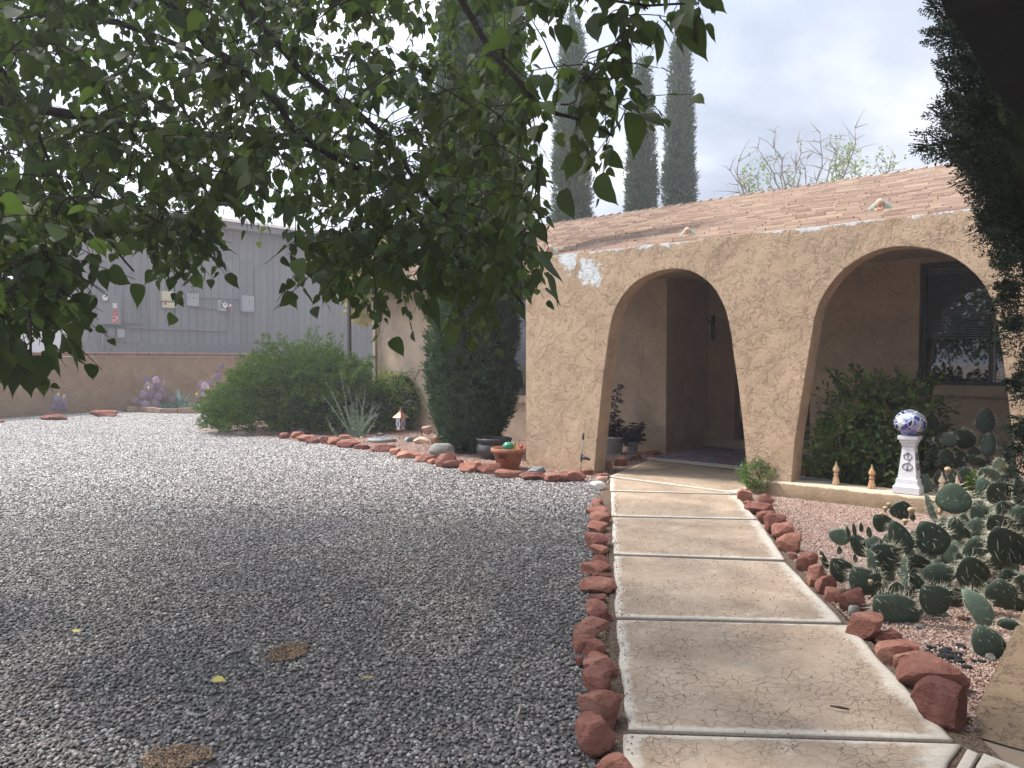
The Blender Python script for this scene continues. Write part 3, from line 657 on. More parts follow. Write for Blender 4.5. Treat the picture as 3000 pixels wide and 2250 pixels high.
cp_ = caps.build('ridge_shingles', M['shingle'], r1); cp_['kind'] = 'stuff'
back = MB(); back.hexa([A(-6.45, 6.02, 4.38), A(9.5, 6.02, 4.38), A(9.5, 10.2, 2.8), A(-6.45, 10.2, 2.8), A(-6.45, 6.02, 4.5), A(9.5, 6.02, 4.5), A(9.5, 10.2, 2.92), A(-6.45, 10.2, 2.92)]); back.build('back_slope', M['fascia'], r1)
fb = MB(); fb.abox(-6.5, -.25, 1.80, 1.845, 2.74, 2.925); fb.abox(-6.5, -.25, 1.72, 1.796, 2.80, 2.90); fb.build('fascia', M['fascia'], house)
g_ = MB(); g_.hexa([A(-5.95, 2.4, 2.86), A(-5.95, 9.6, 2.86), A(-5.95, 6.0, 4.36), A(-5.95, 6.0, 4.36), A(-6.0, 2.4, 2.86), A(-6.0, 9.6, 2.86), A(-6.0, 6.0, 4.36), A(-6.0, 6.0, 4.36)]); g_.build('gable', M['stucco_in'], house)
ds = MB(); ds.abox(-6.2, -6.1, 2.3, 2.37, .1, 2.8); ds.build('downspout', M['downspout'], house, bevel=.008)
db = MB(); db.abox(-6.19, -6.11, 2.285, 2.298, 1.45, 1.52); db.build('bracket', M['alu'], house)
MB().abox(-6.45, -6.39, 1.85, 1.91, 0, 2.78).build('patio_post', M['darkwood'], house)
# wing wall left of the main wall: low slatted fence behind
fn = thing('slat_fence', 'orange brown slatted wood fence under the roof at the left end of the house', 'fence', A(-8.5, 4.6, 0))
sl0 = MB(); sl0.abox(-8.5, -8.41, 4.6, 4.63, .2, 2.62); s0 = sl0.build('slat', M['wood'], fn)
for i in range(1, 17):
    c = copyobj(s0, fn); c.location = s0.location+U*(i*.16)+Vector((0, 0, random.uniform(-.06, .06)))
for za in (.5, 2.35): MB().abox(-8.6, -5.98, 4.64, 4.68, za, za+.1).build('rail', M['darkwood'], fn)
# rug
rg = MB(); rg.abox(.95, 2.75, 1.66, 3.3, .047, .062); rg.build('rag_rug', M['rug'], None, A(1.8, 2.4, .047))
tag(bpy.data.objects['rag_rug'], 'multicoloured woven rag rug lying in front of the entry door', 'rug')
# sconce in the entry
q = UZ(2088, 960, 3.72); sc_ = thing('wall_sconce', 'dark iron wall sconce hanging on the entry recess wall', 'wall lamp', A(q[0], 3.74, q[1]))
MB().abox(q[0]-.03, q[0]+.03, 3.72, 3.745, q[1]-.2, q[1]+.2).build('backplate', M['darkframe'], sc_)
mb = MB(); mb.tube([A(q[0], 3.72, q[1]+.05), A(q[0]-.06, 3.64, q[1]+.14), A(q[0]-.14, 3.58, q[1]+.08), A(q[0]-.14, 3.58, q[1]-.02)], .008, 6); mb.build('arm', M['darkframe'], sc_)
mb = MB(); mb.lathe(A(q[0]-.14, 3.58, q[1]-.2), [(.03, 0), (.05, .02), (.06, .14), (.03, .18)], 10); mb.build('lamp_shade', M['frost'], sc_)
# low stucco kerb across the right arch
kb = MB(); n_ = 18; vv = []
for i in range(n_+1):
    u = 3.33+i*(4.5/n_); w_ = .012*noise.noise(Vector((i*.9, 3, 0)))
    vv.append((u, -.035+w_, .175+.008*noise.noise(Vector((i, 9, 0)))))
for i in range(n_):
    (u0, f0, t0), (u1, f1, t1) = vv[i], vv[i+1]
    kb.add([A(u0, f0, 0), A(u1, f1, 0), A(u1, f1, t1-.02), A(u0, f0, t0-.02), A(u0, f0+.03, t0), A(u1, f1+.03, t1), A(u1, .3, t1), A(u0, .3, t0), A(u0, .3, 0), A(u1, .3, 0)], [(0, 1, 2, 3), (3, 2, 5, 4), (4, 5, 6, 7), (7, 6, 9, 8)], True)
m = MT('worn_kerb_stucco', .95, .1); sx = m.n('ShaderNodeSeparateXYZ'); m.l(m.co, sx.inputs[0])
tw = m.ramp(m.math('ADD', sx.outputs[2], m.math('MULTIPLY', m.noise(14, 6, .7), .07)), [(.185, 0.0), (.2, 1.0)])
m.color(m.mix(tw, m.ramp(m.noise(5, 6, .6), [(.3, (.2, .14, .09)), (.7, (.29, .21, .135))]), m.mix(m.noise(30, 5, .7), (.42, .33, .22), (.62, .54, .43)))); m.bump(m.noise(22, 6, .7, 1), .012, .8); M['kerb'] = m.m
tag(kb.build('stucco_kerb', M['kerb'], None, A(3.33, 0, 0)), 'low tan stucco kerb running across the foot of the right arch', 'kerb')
# near pier and arch beside the camera (wall runs along N, opening before the camera)
B = G(2830, 2150)
def NW(n, z, t=0): return B+N*n+U*t+Vector((0, 0, z))
def nz_(px, py): q = onplane(px, py, B, U); return (q-B).dot(N), q.z
leg = [nz_(2832, 2140), nz_(2868, 2060), nz_(2915, 1960), nz_(3000, 1780)]
upp = [nz_(3040, 400), nz_(2950, 310), nz_(2886, 225), nz_(2838, 140), nz_(2800, 75), nz_(2752, 0)]
nl = leg[-1][0]
print('NEAR', leg, upp)
TP = 3.75
pier = thing('stucco_pier', 'tan stucco pier and arch header coloured dark for shade, standing close beside the path end', 'wall', B)
lower = [(nl+.75, 0), (nl+.75, 2.1), (nl+.45, 2.1)]+[(nl+.38, 1.7), (nl+.25, 1.25)]+leg[::-1]+[(leg[0][0]-.01, 0)]
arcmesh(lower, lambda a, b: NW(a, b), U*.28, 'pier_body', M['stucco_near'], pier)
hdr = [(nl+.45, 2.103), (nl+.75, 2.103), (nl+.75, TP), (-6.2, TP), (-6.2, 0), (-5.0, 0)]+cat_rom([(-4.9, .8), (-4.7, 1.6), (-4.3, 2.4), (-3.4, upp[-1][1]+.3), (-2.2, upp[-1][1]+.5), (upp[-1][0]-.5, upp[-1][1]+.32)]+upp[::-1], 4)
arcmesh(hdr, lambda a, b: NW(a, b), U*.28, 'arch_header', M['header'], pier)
mb = MB(); mb.hexa([NW(-6.2, TP+.003, -.3), NW(1.05, TP+.003, -.3), NW(1.05, TP+.003, 4), NW(-6.2, TP+.003, 4), NW(-6.2, TP+.12, -.3), NW(1.05, TP+.12, -.3), NW(1.05, TP+.12, 4), NW(-6.2, TP+.12, 4)]); mb.build('unseen_roof_slab', M['fascia'], pier)  # unseen porch roof, added to keep the header and pier dark
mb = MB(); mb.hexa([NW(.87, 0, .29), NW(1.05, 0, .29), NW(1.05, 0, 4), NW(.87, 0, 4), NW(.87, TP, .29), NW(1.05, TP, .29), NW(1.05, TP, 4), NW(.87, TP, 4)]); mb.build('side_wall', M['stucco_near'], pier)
# ------------------------------------------------------------------ boundary wall and neighbours
WA, WB = G(0, 1226), G(640, 1186)
wd = (WB-WA).normalized(); wn_ = Vector((-wd.y, wd.x, 0))
bw = thing('boundary_wall', 'brown stucco boundary wall with a red brick coping', 'wall', WA)
Ltot = (WB-WA).length+6; H0 = 1.62
mb = MB(); mb.fbox(WA, wd, wn_, -6, Ltot, 0, .2, 0, H0-.12); mb.build('stucco_face', M['fence_wall'], bw)
mb = MB(); mb.fbox(WA, wd, wn_, -6, Ltot, .0, .2, H0-.117, H0-.103); mb.build('mortar', M['mortar'], bw)
bl = MB().fbox(WA, wd, wn_, -6, -6+.385, -.025, .225, H0-.10, H0-.01).build('coping_brick', M['coping'], bw, bevel=.006)
for i in range(1, int((Ltot+6)/.4)):
    c = copyobj(bl, bw); c.location = bl.location+wd*(i*.4)+Vector((0, 0, random.uniform(-.004, .004)))
mb = MB(); mb.fbox(WA, wd, wn_, -6, Ltot, -.03, .23, H0-.008, H0+.006); mb.build('mortar', M['mortar'], bw)
# grey house
YC = 25.0; HO = P(206, 1020, YC); HO.z = 0
hd = Vector((.68, .733, 0)).normalized(); hn = Vector((-hd.y, hd.x, 0))
def HP(px, py, off=0):
    q = onplane(px, py, HO-hn*off, hn); return (q-HO).dot(hd), q.z
gh = thing('grey_house', 'grey board sided house beyond the boundary wall', 'house', HO)
zt = HP(488, 651)[1]; zb = HP(470, 1006)[1]; zm = HP(700, 765)[1]; zmid = zm
print('GREY', zt, zb, zm, HP(206, 900), HP(960, 900))
hb = lambda m_, x0, x1, y0, y1, z0, z1: m_.fbox(HO, hd, hn, x0, x1, y0, y1, z0, z1)
LG = 13.0
hb(MB(), 0, LG, .03, 6, .0, zt-.03).build('wall', M['greypaint'], gh)
pw = HP(700, 950)[0]-HP(679.5, 950)[0]; nb_ = int(LG/pw)
pl = hb(MB(), .0, pw-.012, 0, .028, zb, zmid-.01).build('plank', M['siding'], gh)
pu = hb(MB(), .0, pw-.012, -.008, .028, zmid, zt-.02).build('plank', M['siding'], gh)
for i in range(1, nb_):
    for s_ in (pl, pu):
        c = copyobj(s_, gh); c.location = s_.location+hd*(i*pw)
mb = MB()
for r_ in range(8):
    for i in range(int(LG/.42)):
        o_ = .21*(r_ % 2); hb(mb, i*.42+o_+.003, i*.42+o_+.412, -.02, .028, zb-.10*(r_+1)+.006, zb-.10*r_-.006)
f_ = mb.build('foundation_bricks', M['greypaint'], gh); f_['kind'] = 'stuff'
hb(MB(), -.16, -.005, -.02, .14, 0, zt-.1).build('corner_trim', M['whitepaint'], gh)
hb(MB(), -.6, LG+.5, -.5, 7, zt, zt+.22).build('eave', M['greypaint'], gh)
mb = MB(); mb.add([HO+hd*x+hn*y+Vector((0, 0, z)) for x, y, z in ((-.7, -.6, zt+.22), (LG+.6, -.6, zt+.22), (LG+.6, 4, zt+1.2), (-.7, 4, zt+1.2), (-.7, 7.5, zt+.3), (LG+.6, 7.5, zt+.3))], [(0, 1, 2, 3), (3, 2, 5, 4)]); mb.build('roof', M['fascia'], gh)
hc = HP(225, 750)
def conduit(pxs, off, r, label, grp='conduits on the grey house'):
    pts = []
    for q in pxs: a_, z_ = HP(q[0], q[1], off); pts.append(HO+hd*a_-hn*off+Vector((0, 0, z_)))
    # round the corners
    out = [pts[0]]
    for i in range(1, len(pts)-1):
        a_, b_, c_ = pts[i-1], pts[i], pts[i+1]; rr = min(.16, (a_-b_).length*.45, (c_-b_).length*.45)
        p1 = b_+(a_-b_).normalized()*rr; p2 = b_+(c_-b_).normalized()*rr
        for t in (0, .25, .5, .75, 1): out.append(p1.lerp(b_, t).lerp(b_.lerp(p2, t), t))
    out.append(pts[-1]); o_ = MB().tube(out, r, 8).build('conduit', M['greypaint'], None, pts[0]); return tag(o_, label, 'pipe', grp)
E2 = lambda x, y: (200+x*.27125, 820+y*.27125)
conduit([E2(575, 452), E2(757, 452), E2(750, 270), E2(750, 100)], .06, .018, 'innermost of the three bent pipes right of the large grey panel')
conduit([E2(578, 465), E2(795, 470), E2(795, 200), E2(795, 90)], .07, .018, 'middle of the three bent pipes right of the large grey panel')
conduit([E2(578, 472), E2(855, 478), E2(852, 200), E2(852, 90)], .05, .018, 'outermost of the three bent pipes right of the large grey panel')
conduit([E2(500, 508), E2(1742, 556), E2(1745, 340)], .05, .024, 'long pipe running low across the grey boards to the small meter')
conduit([E2(372, 490), E2(372, 790)], .07, .045, 'thick vertical pipe below the large grey panel')
conduit([E2(1168, 280), E2(1170, 175), E2(1865, 208), E2(1870, 320)], .06, .022, 'pipe arching from the cream box to the right box')
conduit([E2(1385, 300), E2(1620, 314)], .05, .02, 'short pipe from the grey box to the meter')
conduit([E2(2014, 330), (746, 800), (747, 782), (770, 780), (800, 772), (801, 725)], .05, .02, 'pipe climbing the grey boards from the right box')
conduit([E2(572, 660), E2(700, 690), E2(800, 678), E2(880, 610), E2(910, 520), E2(912, 380)], .03, .008, 'thin drooping grey cable below the pipes')
conduit([E2(455, 750), E2(540, 660), E2(570, 640)], .03, .008, 'thin cable running down to the wall coping')
def hbox(name, x0, y0, x1, y1, d, mat, label, cat, grp=None):
    a0, z1_ = HP(*E2(x0, y0), d); a1, z0_ = HP(*E2(x1, y1), d)
    t = thing(name, label, cat, HO+hd*a0+Vector((0, 0, z0_)), grp)
    bx_ = hb(MB(), a0, a1, -d, .0-.002, z0_, z1_).build('box', mat, t, bevel=.012)
    return t, a0, a1, z0_, z1_
def hsub(t, name, x0, y0, x1, y1, d, mat, th=.004):
    a0, z1_ = HP(*E2(x0, y0), d); a1, z0_ = HP(*E2(x1, y1), d); return hb(MB(), a0, a1, -d-th, -d-.0005, z0_, z1_).build(name, mat, t)
def dial(t, x, y, r_, d):
    a0, z0_ = HP(*E2(x, y), d); c = HO+hd*a0-hn*(d+.001)+Vector((0, 0, z0_)); mb = MB()
    mb.tube([c, c-hn*.09], r_, 16); mb.build('meter_ring', M['alu'], t); MB().tube([c-hn*.0905, c-hn*.1], r_*.86, 16).build('meter_face', M['label'], t)
    MB().tube([c-hn*.101+Vector((0, 0, r_*.3)), c-hn*.103+Vector((0, 0, r_*.3))], r_*.25, 8).build('display', M['ink'], t)
t, *_ = hbox('electrical_panel', 318, 155, 573, 485, .18, M['greypaint'], 'large two door grey electrical panel with red stickers and a meter', 'electrical panel')
hsub(t, 'door', 434, 165, 570, 480, .18, M['greypaint'], .012)
dial(t, 388, 192, .11, .19)
hsub(t, 'sticker', 480, 250, 524, 305, .193, M['label']); hsub(t, 'sticker', 488, 315, 524, 340, .193, M['red']); hsub(t, 'sticker', 485, 345, 527, 390, .193, M['red'])
s_ = hsub(t, 'sticker', 472, 394, 540, 457, .193, M['label']); hsub(t, 'sticker', 476, 398, 537, 454, .198, M['red'], .002)
for (a_, b_) in ((258, 262), (275, 279), (292, 296)): hsub(t, 'print', 486, a_, 518, b_, .1975, M['ink'], .001)
for (a_, b_) in ((322, 325), (352, 355), (362, 365), (374, 377)): hsub(t, 'print', 491, a_, 521, b_, .1975, M['label'], .001)
hsub(t, 'print', 486, 428, 512, 440, .2005, M['label'], .001); hsub(t, 'print', 514, 405, 528, 425, .2005, M['label'], .001)
t, *_ = hbox('cream_enclosure', 1015, 118, 1162, 232, .16, M['cream'], 'cream coloured electrical box half hidden by hanging leaves', 'electrical box')
hsub(t, 'lower_box', 1015, 238, 1162, 305, .16, M['cream'], .02); hsub(t, 'print', 1035, 214, 1100, 219, .16, M['red'], .002); hsub(t, 'sticker', 1035, 240, 1060, 270, .182, M['red'])
t, *_ = hbox('disconnect_box', 1284, 140, 1414, 285, .14, M['greypaintlt'], 'light grey box with a red label left of the small meter', 'electrical box')
hsub(t, 'sticker', 1343, 184, 1370, 191, .14, M['red'], .002); hsub(t, 'sticker', 1343, 196, 1370, 204, .14, M['red'], .002)
t, *_ = hbox('meter_box', 1616, 218, 1707, 336, .12, M['greypaintlt'], 'small round glass electric meter on a light grey socket', 'electric meter')
dial(t, 1680, 275, .115, .125); hsub(t, 'sticker', 1645, 318, 1705, 332, .12, M['label'], .002); hsub(t, 'print', 1655, 228, 1685, 240, .12, M['ink'], .002)
t, *_ = hbox('switch_box', 1720, 248, 1782, 330, .12, M['greypaint'], 'small grey switch box with a red label right of the meter', 'electrical box')
hsub(t, 'sticker', 1738, 262, 1762, 290, .12, M['label'], .002); hsub(t, 'sticker', 1738, 294, 1762, 325, .12, M['red'], .002)
t, *_ = hbox('inverter_box', 1878, 165, 2012, 348, .2, M['greypaintlt'], 'pale rounded inverter box, rightmost on the grey house wall', 'electrical box')
hsub(t, 'sticker', 1948, 226, 1975, 232, .2, M['red'], .002); hsub(t, 'sticker', 1948, 238, 1975, 246, .2, M['red'], .002)
t, *_ = hbox('junction_box', 430, 525, 502, 610, .1, M['greypaint'], 'small grey junction box below the panel, nearer the thick pipe', 'electrical box'); hsub(t, 'cover', 436, 531, 498, 604, .1, M['greypaint'], .01)
t, *_ = hbox('junction_box', 532, 530, 612, 628, .1, M['greypaintlt'], 'small pale junction box below the panel, farther from the thick pipe', 'electrical box'); hsub(t, 'cover', 538, 536, 606, 622, .1, M['greypaintlt'], .01)
# brick house far left
FO = P(-60, 1030, 34); FO.z = 0
fh = thing('brick_house', 'tan brick house with a red tiled roof glimpsed through the leaves', 'house', FO)
MB().fbox(FO, Vector((1, 0, 0)), Vector((0, 1, 0)), -3, 4.2, 0, 5, 0, 3.6).build('wall', M['farbrick'], fh)
mb = MB(); mb.add([FO+Vector(q) for q in ((-4, -.8, 3.2), (5.0, -.8, 3.2), (5.0, 3, 4.9), (-4, 3, 4.9), (5, 6, 3.4), (-4, 6, 3.4))], [(0, 1, 2, 3), (3, 2, 4, 5)]); mb.build('roof', M['rooftile'], fh)
mb = MB(); mb.fbox(FO, Vector((1, 0, 0)), Vector((0, 1, 0)), 2.6, 3.6, -.03, .02, 1.9, 2.9); wq = mb.build('window', M['whitepaint'], fh)
for i in range(2):
    for j in range(2): MB().fbox(FO, Vector((1, 0, 0)), Vector((0, 1, 0)), 2.66+i*.46, 3.08+i*.46, -.04, -.032, 1.96+j*.46, 2.38+j*.46).build('pane', M['interior'], wq)
# planter border by the boundary wall
pts = [G(360, 1190), G(372, 1207), G(408, 1206), G(470, 1211), G(520, 1211), G(575, 1210), G(640, 1209), G(700, 1206)]
pb = thing('planter_border', 'low border of pinkish blocks around the planter at the boundary wall', 'edging', pts[1])
for i in range(len(pts)-1):
    a_, b_ = pts[i], pts[i+1]; d_ = (b_-a_); nn = max(1, round(d_.length/.42)); d_ = d_/nn; e_ = d_.normalized(); pn = Vector((-e_.y, e_.x, 0))
    for j in range(nn): MB().fbox(a_+d_*j, e_, pn, .01, d_.length-.01, 0, .16, 0, .12+random.uniform(-.01, .015)).build('block', M['block'], pb, bevel=.01)
# ------------------------------------------------------------------ rocks
ORD = 'first second third fourth fifth sixth seventh eighth ninth tenth eleventh twelfth thirteenth fourteenth fifteenth sixteenth seventeenth eighteenth nineteenth twentieth twenty-first twenty-second twenty-third twenty-fourth twenty-fifth twenty-sixth twenty-seventh twenty-eighth'.split()
def rock_mesh(size, seed, sub=3, planes=15, rough=.05, roundness=0):
    r_ = random.Random(seed); bm = bmesh.new(); bmesh.ops.create_icosphere(bm, subdivisions=sub, radius=1)
    pl_ = []
    for i in range(planes):
        n = Vector((r_.gauss(0, 1), r_.gauss(0, 1), r_.gauss(0, .8))).normalized(); pl_.append((n, r_.uniform(.52, .86)+roundness))
    pl_.append((Vector((r_.uniform(-.25, .25), r_.uniform(-.25, .25), 1)).normalized(), r_.uniform(.55, .8)+roundness))
    off = Vector((r_.random()*50, r_.random()*50, r_.random()*50))
    for v in bm.verts:
        p = v.co.copy()*1.02
        for n, d in pl_:
            k = p.dot(n)-d
            if k > 0: p -= n*k*.97
        p *= 1+rough*(noise.noise(p*2.3+off)+.5*noise.noise(p*6+off)+.3*noise.noise(p*14+off))
        v.co = p
    xs = [v.co.x for v in bm.verts]; ys = [v.co.y for v in bm.verts]; zs = [v.co.z for v in bm.verts]
    for v in bm.verts:
        v.co.x = ((v.co.x-min(xs))/(max(xs)-min(xs))-.5)*size[0]; v.co.y = ((v.co.y-min(ys))/(max(ys)-min(ys))-.5)*size[1]
        v.co.z = ((v.co.z-min(zs))/(max(zs)-min(zs)))*size[2]*1.18-size[2]*.18
    me = bpy.data.meshes.new('rock'); bm.to_mesh(me); bm.free()
    me.polygons.foreach_set('use_smooth', [True]*len(me.polygons))
    try: me.set_sharp_from_angle(angle=R(16))
    except Exception: pass
    return me
rk = [100]
def rock(x0, x1, yt, yb, mat, label, name='rock', cat='rock', group=None, z=0.0, depth=.75, round_=0, planes=15, rough=.085, yaw=None, base=None):
    rk[0] += 1; r_ = random.Random(rk[0]*7)
    f0 = G((x0+x1)/2, yb, z); Wd = (x1-x0)/F*f0.y; D = Wd*depth*r_.uniform(.85, 1.15)
    if base: D = base
    Yc = f0.y+D*.42; top = HC-(yt-1051)/F*(Yc); h = max(.22*Wd, min(top-z, 1.0*Wd))
    c = Vector(((x0+x1)/2-1500, 0, 0)); px = (x0+x1)/2
    loc = Vector(((px-1500)/F*Yc, Yc, z)); yw = r_.uniform(-.35, .35) if yaw is None else yaw
    k = abs(math.cos(yw))+.75*abs(math.sin(yw))*.6
    me = rock_mesh((Wd/k*1.12, D*1.08, h*1.03), rk[0], 3, planes, rough, round_)
    o, _ = link(name, me, mat, None, loc); o.rotation_euler.z = yw; tag(o, label, cat, group); return o
def shape(x0, x1, yt, yb, r_):
    w_ = x1-x0; h_ = yb-yt
    return ('broad flat' if h_ < w_*.5 else 'tall chunky' if h_ > w_*.95 else 'squat' if h_ < w_*.7 else 'blocky')
Lr = [(1736, 1769, 1463, 1483), (1736, 1766, 1476, 1490), (1721, 1780, 1486, 1514), (1730, 1793, 1504, 1546), (1720, 1785, 1531, 1566), (1716, 1791, 1564, 1616), (1730, 1789, 1604, 1636), (1738, 1783, 1631, 1662), (1699, 1791, 1649, 1695), (1736, 1794, 1683, 1718), (1705, 1806, 1701, 1748), (1730, 1779, 1747, 1776), (1719, 1779, 1766, 1803), (1727, 1797, 1790, 1832), (1702, 1786, 1822, 1858), (1672, 1760, 1840, 1890), (1680, 1745, 1873, 1922), (1701, 1779, 1883, 1933), (1725, 1785, 1915, 1946), (1687, 1717, 1926, 1958), (1714, 1816, 1932, 2004), (1712, 1793, 1973, 2052), (1697, 1829, 2039, 2157), (1684, 1810, 2118, 2230), (1753, 1855, 2230, 2300)]
for i, q in enumerate(Lr[::-1]):
    rock(*q, M['redrock'], '%s %s red rock of the left path edging, counted from the camera' % (ORD[i], shape(*q, 0)), 'edging_rock', 'rock', 'red rocks edging the left side of the path', depth=1.0 if q[3] > 1700 else 1.3)
Rr = [(2158, 2211, 1435, 1473), (2181, 2209, 1469, 1481), (2192, 2267, 1475, 1510), (2222, 2271, 1500, 1533), (2240, 2304, 1506, 1564), (2267, 2331, 1533, 1586), (2285, 2354, 1564, 1627), (2317, 2344, 1607, 1646), (2339, 2401, 1603, 1681), (2370, 2439, 1658, 1727), (2397, 2458, 1686, 1749), (2427, 2488, 1729, 1775), (2465, 2540, 1732, 1804), (2489, 2591, 1804, 1886), (2573, 2655, 1855, 1893), (2578, 2704, 1886, 1958), (2638, 2751, 1917, 1988), (2655, 2832, 1947, 2050), (2697, 2852, 2006, 2152)]
for i, q in enumerate(Rr[::-1]):
    rock(*q, M['redrock'], '%s %s red rock of the right path edging, counted from the camera' % (ORD[i], shape(*q, 0)), 'edging_rock', 'rock', 'red rocks edging the right side of the path', depth=.8)
rock(2224, 2274, 1450, 1490, M['redrock'], 'rounded red rock in front of the small shrub, just off the right edging')
rock(2493, 2532, 1769, 1814, M['greyrock'], 'smooth grey cobble leaning among the red rocks of the right edging', round_=.15, planes=5, rough=.03, depth=.7)
Br = [(818, 846, 1268, 1287), (850, 894, 1265, 1288), (868, 925, 1274, 1296), (895, 936, 1280, 1301), (936, 964, 1279, 1302), (959, 998, 1281, 1306), (987, 1056, 1288, 1314), (1039, 1082, 1300, 1319), (1083, 1162, 1302, 1326), (1138, 1176, 1313, 1336), (1159, 1231, 1322, 1345), (1215, 1277, 1330, 1357), (1250, 1280, 1345, 1363), (1277, 1334, 1324, 1371), (1296, 1360, 1348, 1374), (1342, 1410, 1354, 1386), (1400, 1472, 1357, 1390), (1451, 1528, 1377, 1403), (1529, 1597, 1384, 1410), (1596, 1665, 1390, 1415), (1657, 1715, 1380, 1413)]
for i, q in enumerate(Br[::-1]):
    rock(*q, M['redrock'], '%s %s red rock of the curved bed edging, counted from the arcade' % (ORD[i], shape(*q, 0)), 'edging_rock', 'rock', 'red rocks edging the bed in front of the house', depth=.6)
rock(991, 1029, 1274, 1288, M['redrock'], 'small red rock set behind the bed edging by the silver sage')
rock(1692, 1741, 1360, 1386, M['redrock'], 'wedge shaped red rock leaning on the foot of the arcade wall behind the solar stake')
rock(1700, 1738, 1376, 1395, M['redrock'], 'low red rock in front of the wedge shaped one by the solar stake')
rock(1749, 1786, 1388, 1405, M['redrock'], 'small flat red rock at the corner of the porch slab')
rock(1744, 1782, 1397, 1417, M['pinkrock'], 'pointed pink rock beside the first path slab')
rock(1729, 1775, 1411, 1436, M['whiterock'], 'white and pink rock at the far end of the gravel by the path')
for i, q in enumerate([(1769, 1799, 1349, 1379), (1799, 1839, 1341, 1369), (1839, 1881, 1332, 1353), (1876, 1919, 1331, 1344), (1889, 1939, 1321, 1335)]):
    rock(*q, M['redrock'], '%s red rock of the row inside the left arch, counted from the pier' % ORD[i], 'edging_rock', 'rock', 'red rocks inside the left arch', depth=.6)
rock(1258, 1330, 1300, 1343, M['greyrock'], 'large smooth grey boulder beside the cypress base', 'boulder', round_=.2, planes=4, rough=.02)
rock(1211, 1261, 1281, 1303, M['pinkrock'], 'flat pinkish rock carrying the pale rock beside the cypress')
o = rock(1231, 1261, 1263, 1296, M['pinkrock'], 'pale rock balanced on the flat pinkish rock beside the cypress'); 
b_ = G(1238, 1292); o.location = Vector((o.location.x, b_.y+.1, .13)); o.scale = (1, 1, .72)
rock(1262, 1290, 1268, 1306, M['orangerock'], 'upright orange rock half hidden by the cypress', depth=.6)
rock(1182, 1212, 1281, 1297, M['granite'], 'dark slate grey rock in the pink gravel near the lantern')
rock(851, 904, 1250, 1277, M['greyrock'], 'grey boulder under the big juniper behind the edging', 'boulder', round_=.1, planes=5)
rock(1545, 1601, 1369, 1391, M['granite'], 'speckled granite rock lying by the left end of the arcade wall')
for i, q in enumerate([(1052, 1068, 1278, 1286), (1070, 1088, 1276, 1284), (1088, 1102, 1278, 1285), (1104, 1121, 1268, 1280), (1108, 1124, 1279, 1285)]):
    rock(*q, M['pinkrock' if i != 3 else 'greyrock'], '%s small pale stone beside the silver sage, counted from the sage' % ORD[i], 'small_stone', 'stone', 'small pale stones by the silver sage')
rock(115, 197, 1216, 1232, M['redrock'], 'long flat red slab of rock lying on the gravel below the violet cactus', 'flat_rock', depth=.45)
rock(262, 347, 1203, 1222, M['redrock'], 'long flat red slab of rock lying on the gravel left of the planter', 'flat_rock', depth=.45)
rock(-20, 10, 1230, 1240, M['redrock'], 'red rock cut by the left edge of the photograph below the boundary wall', 'flat_rock')
rock(2690, 2722, 1836, 1852, M['greyrock'], 'small pale stone lying in the shade under the front prickly pear', 'small_stone', round_=.1)
rock(2905, 2935, 1925, 1950, M['greyrock'], 'pale stone at the foot of the lowest cactus pad near the pier', 'small_stone')
# charcoal bits
ch = thing('charcoal_pieces', 'scattered black charcoal lumps on the pink gravel below the prickly pear', 'charcoal', G(2780, 1930)); 
cm = rock_mesh((.05, .04, .025), 5, 1, 6)
first = None
for i in range(40):
    px, py = random.gauss(2785, 55), random.gauss(1918, 16); g = G(px, py, .014)
    o, _ = link('charcoal_lump', cm, M['charcoal'] if i == 0 else None, ch, g); s_ = random.uniform(.25, .8); o.scale = (s_*1.3, s_, s_); o.rotation_euler.z = random.uniform(0, 6)
# flagstone with mosaic
g0 = G(1112, 1300)
st = thing('mosaic_stepping_stone', 'round stepping stone with a dark and white mosaic top lying behind the bed edging', 'stepping stone', g0+Vector((0, .25, 0)))
MB().lathe(g0+Vector((0, .25, .02)), [(.24, 0), (.25, .02), (.24, .05)], 20).build('disc', M['greyrock'], st)
MB().lathe(g0+Vector((0, .25, .071)), [(.2, 0), (.2, .006)], 20).build('mosaic_top', M['mosaic'], st)
# flat leaves and twigs on the gravel
def leaf_template():
    # heart shaped leaf, base at origin, tip along +X, length 1
    st_ = [(0, .0), (.03, .16), (.12, .27), (.26, .325), (.42, .31), (.56, .25), (.69, .165), (.79, .09), (.89, .03), (1, 0)]
    V = []; T = []
    for x, y in st_:
        z = -.13*x*x+.0; V.append((x, 0, z+.0)); V.append((x-.05*(y > .2), y, z+.10*y-.12*y*y)); V.append((x-.05*(y > .2), -y, z+.10*y-.12*y*y))
    V = np.array(V)
    for i in range(len(st_)-1):
        a = 3*i; b = a+3
        T += [(a, b, b+1), (a, b+1, a+1), (a, b+2, b), (a, a+2, b+2)]
    # drop degenerate triangles at both ends
    T = [t for t in T if np.linalg.norm(np.cross(V[t[1]]-V[t[0]], V[t[2]]-V[t[0]])) > 1e-5]
    return V, np.array(T)
LV, LT = leaf_template()
def leaf_mesh(name, mat, curl=1.0, seed=0):
    r_ = np.random.default_rng(seed); V = LV.copy(); V[:, 2] = V[:, 2]*curl; V[:, 1] *= r_.uniform(.88, 1.1)
    V[:, 2] += .05*np.sin(V[:, 0]*7+seed)*np.abs(V[:, 1])*2; V[:, 1] += .05*np.sin(V[:, 0]*3.0+seed)*V[:, 0]
    me = bpy.data.meshes.new(name); me.from_pydata(V.tolist(), [], LT.tolist()); me.materials.append(mat); me.polygons.foreach_set('use_smooth', [True]*len(me.polygons)); me.update(); return me
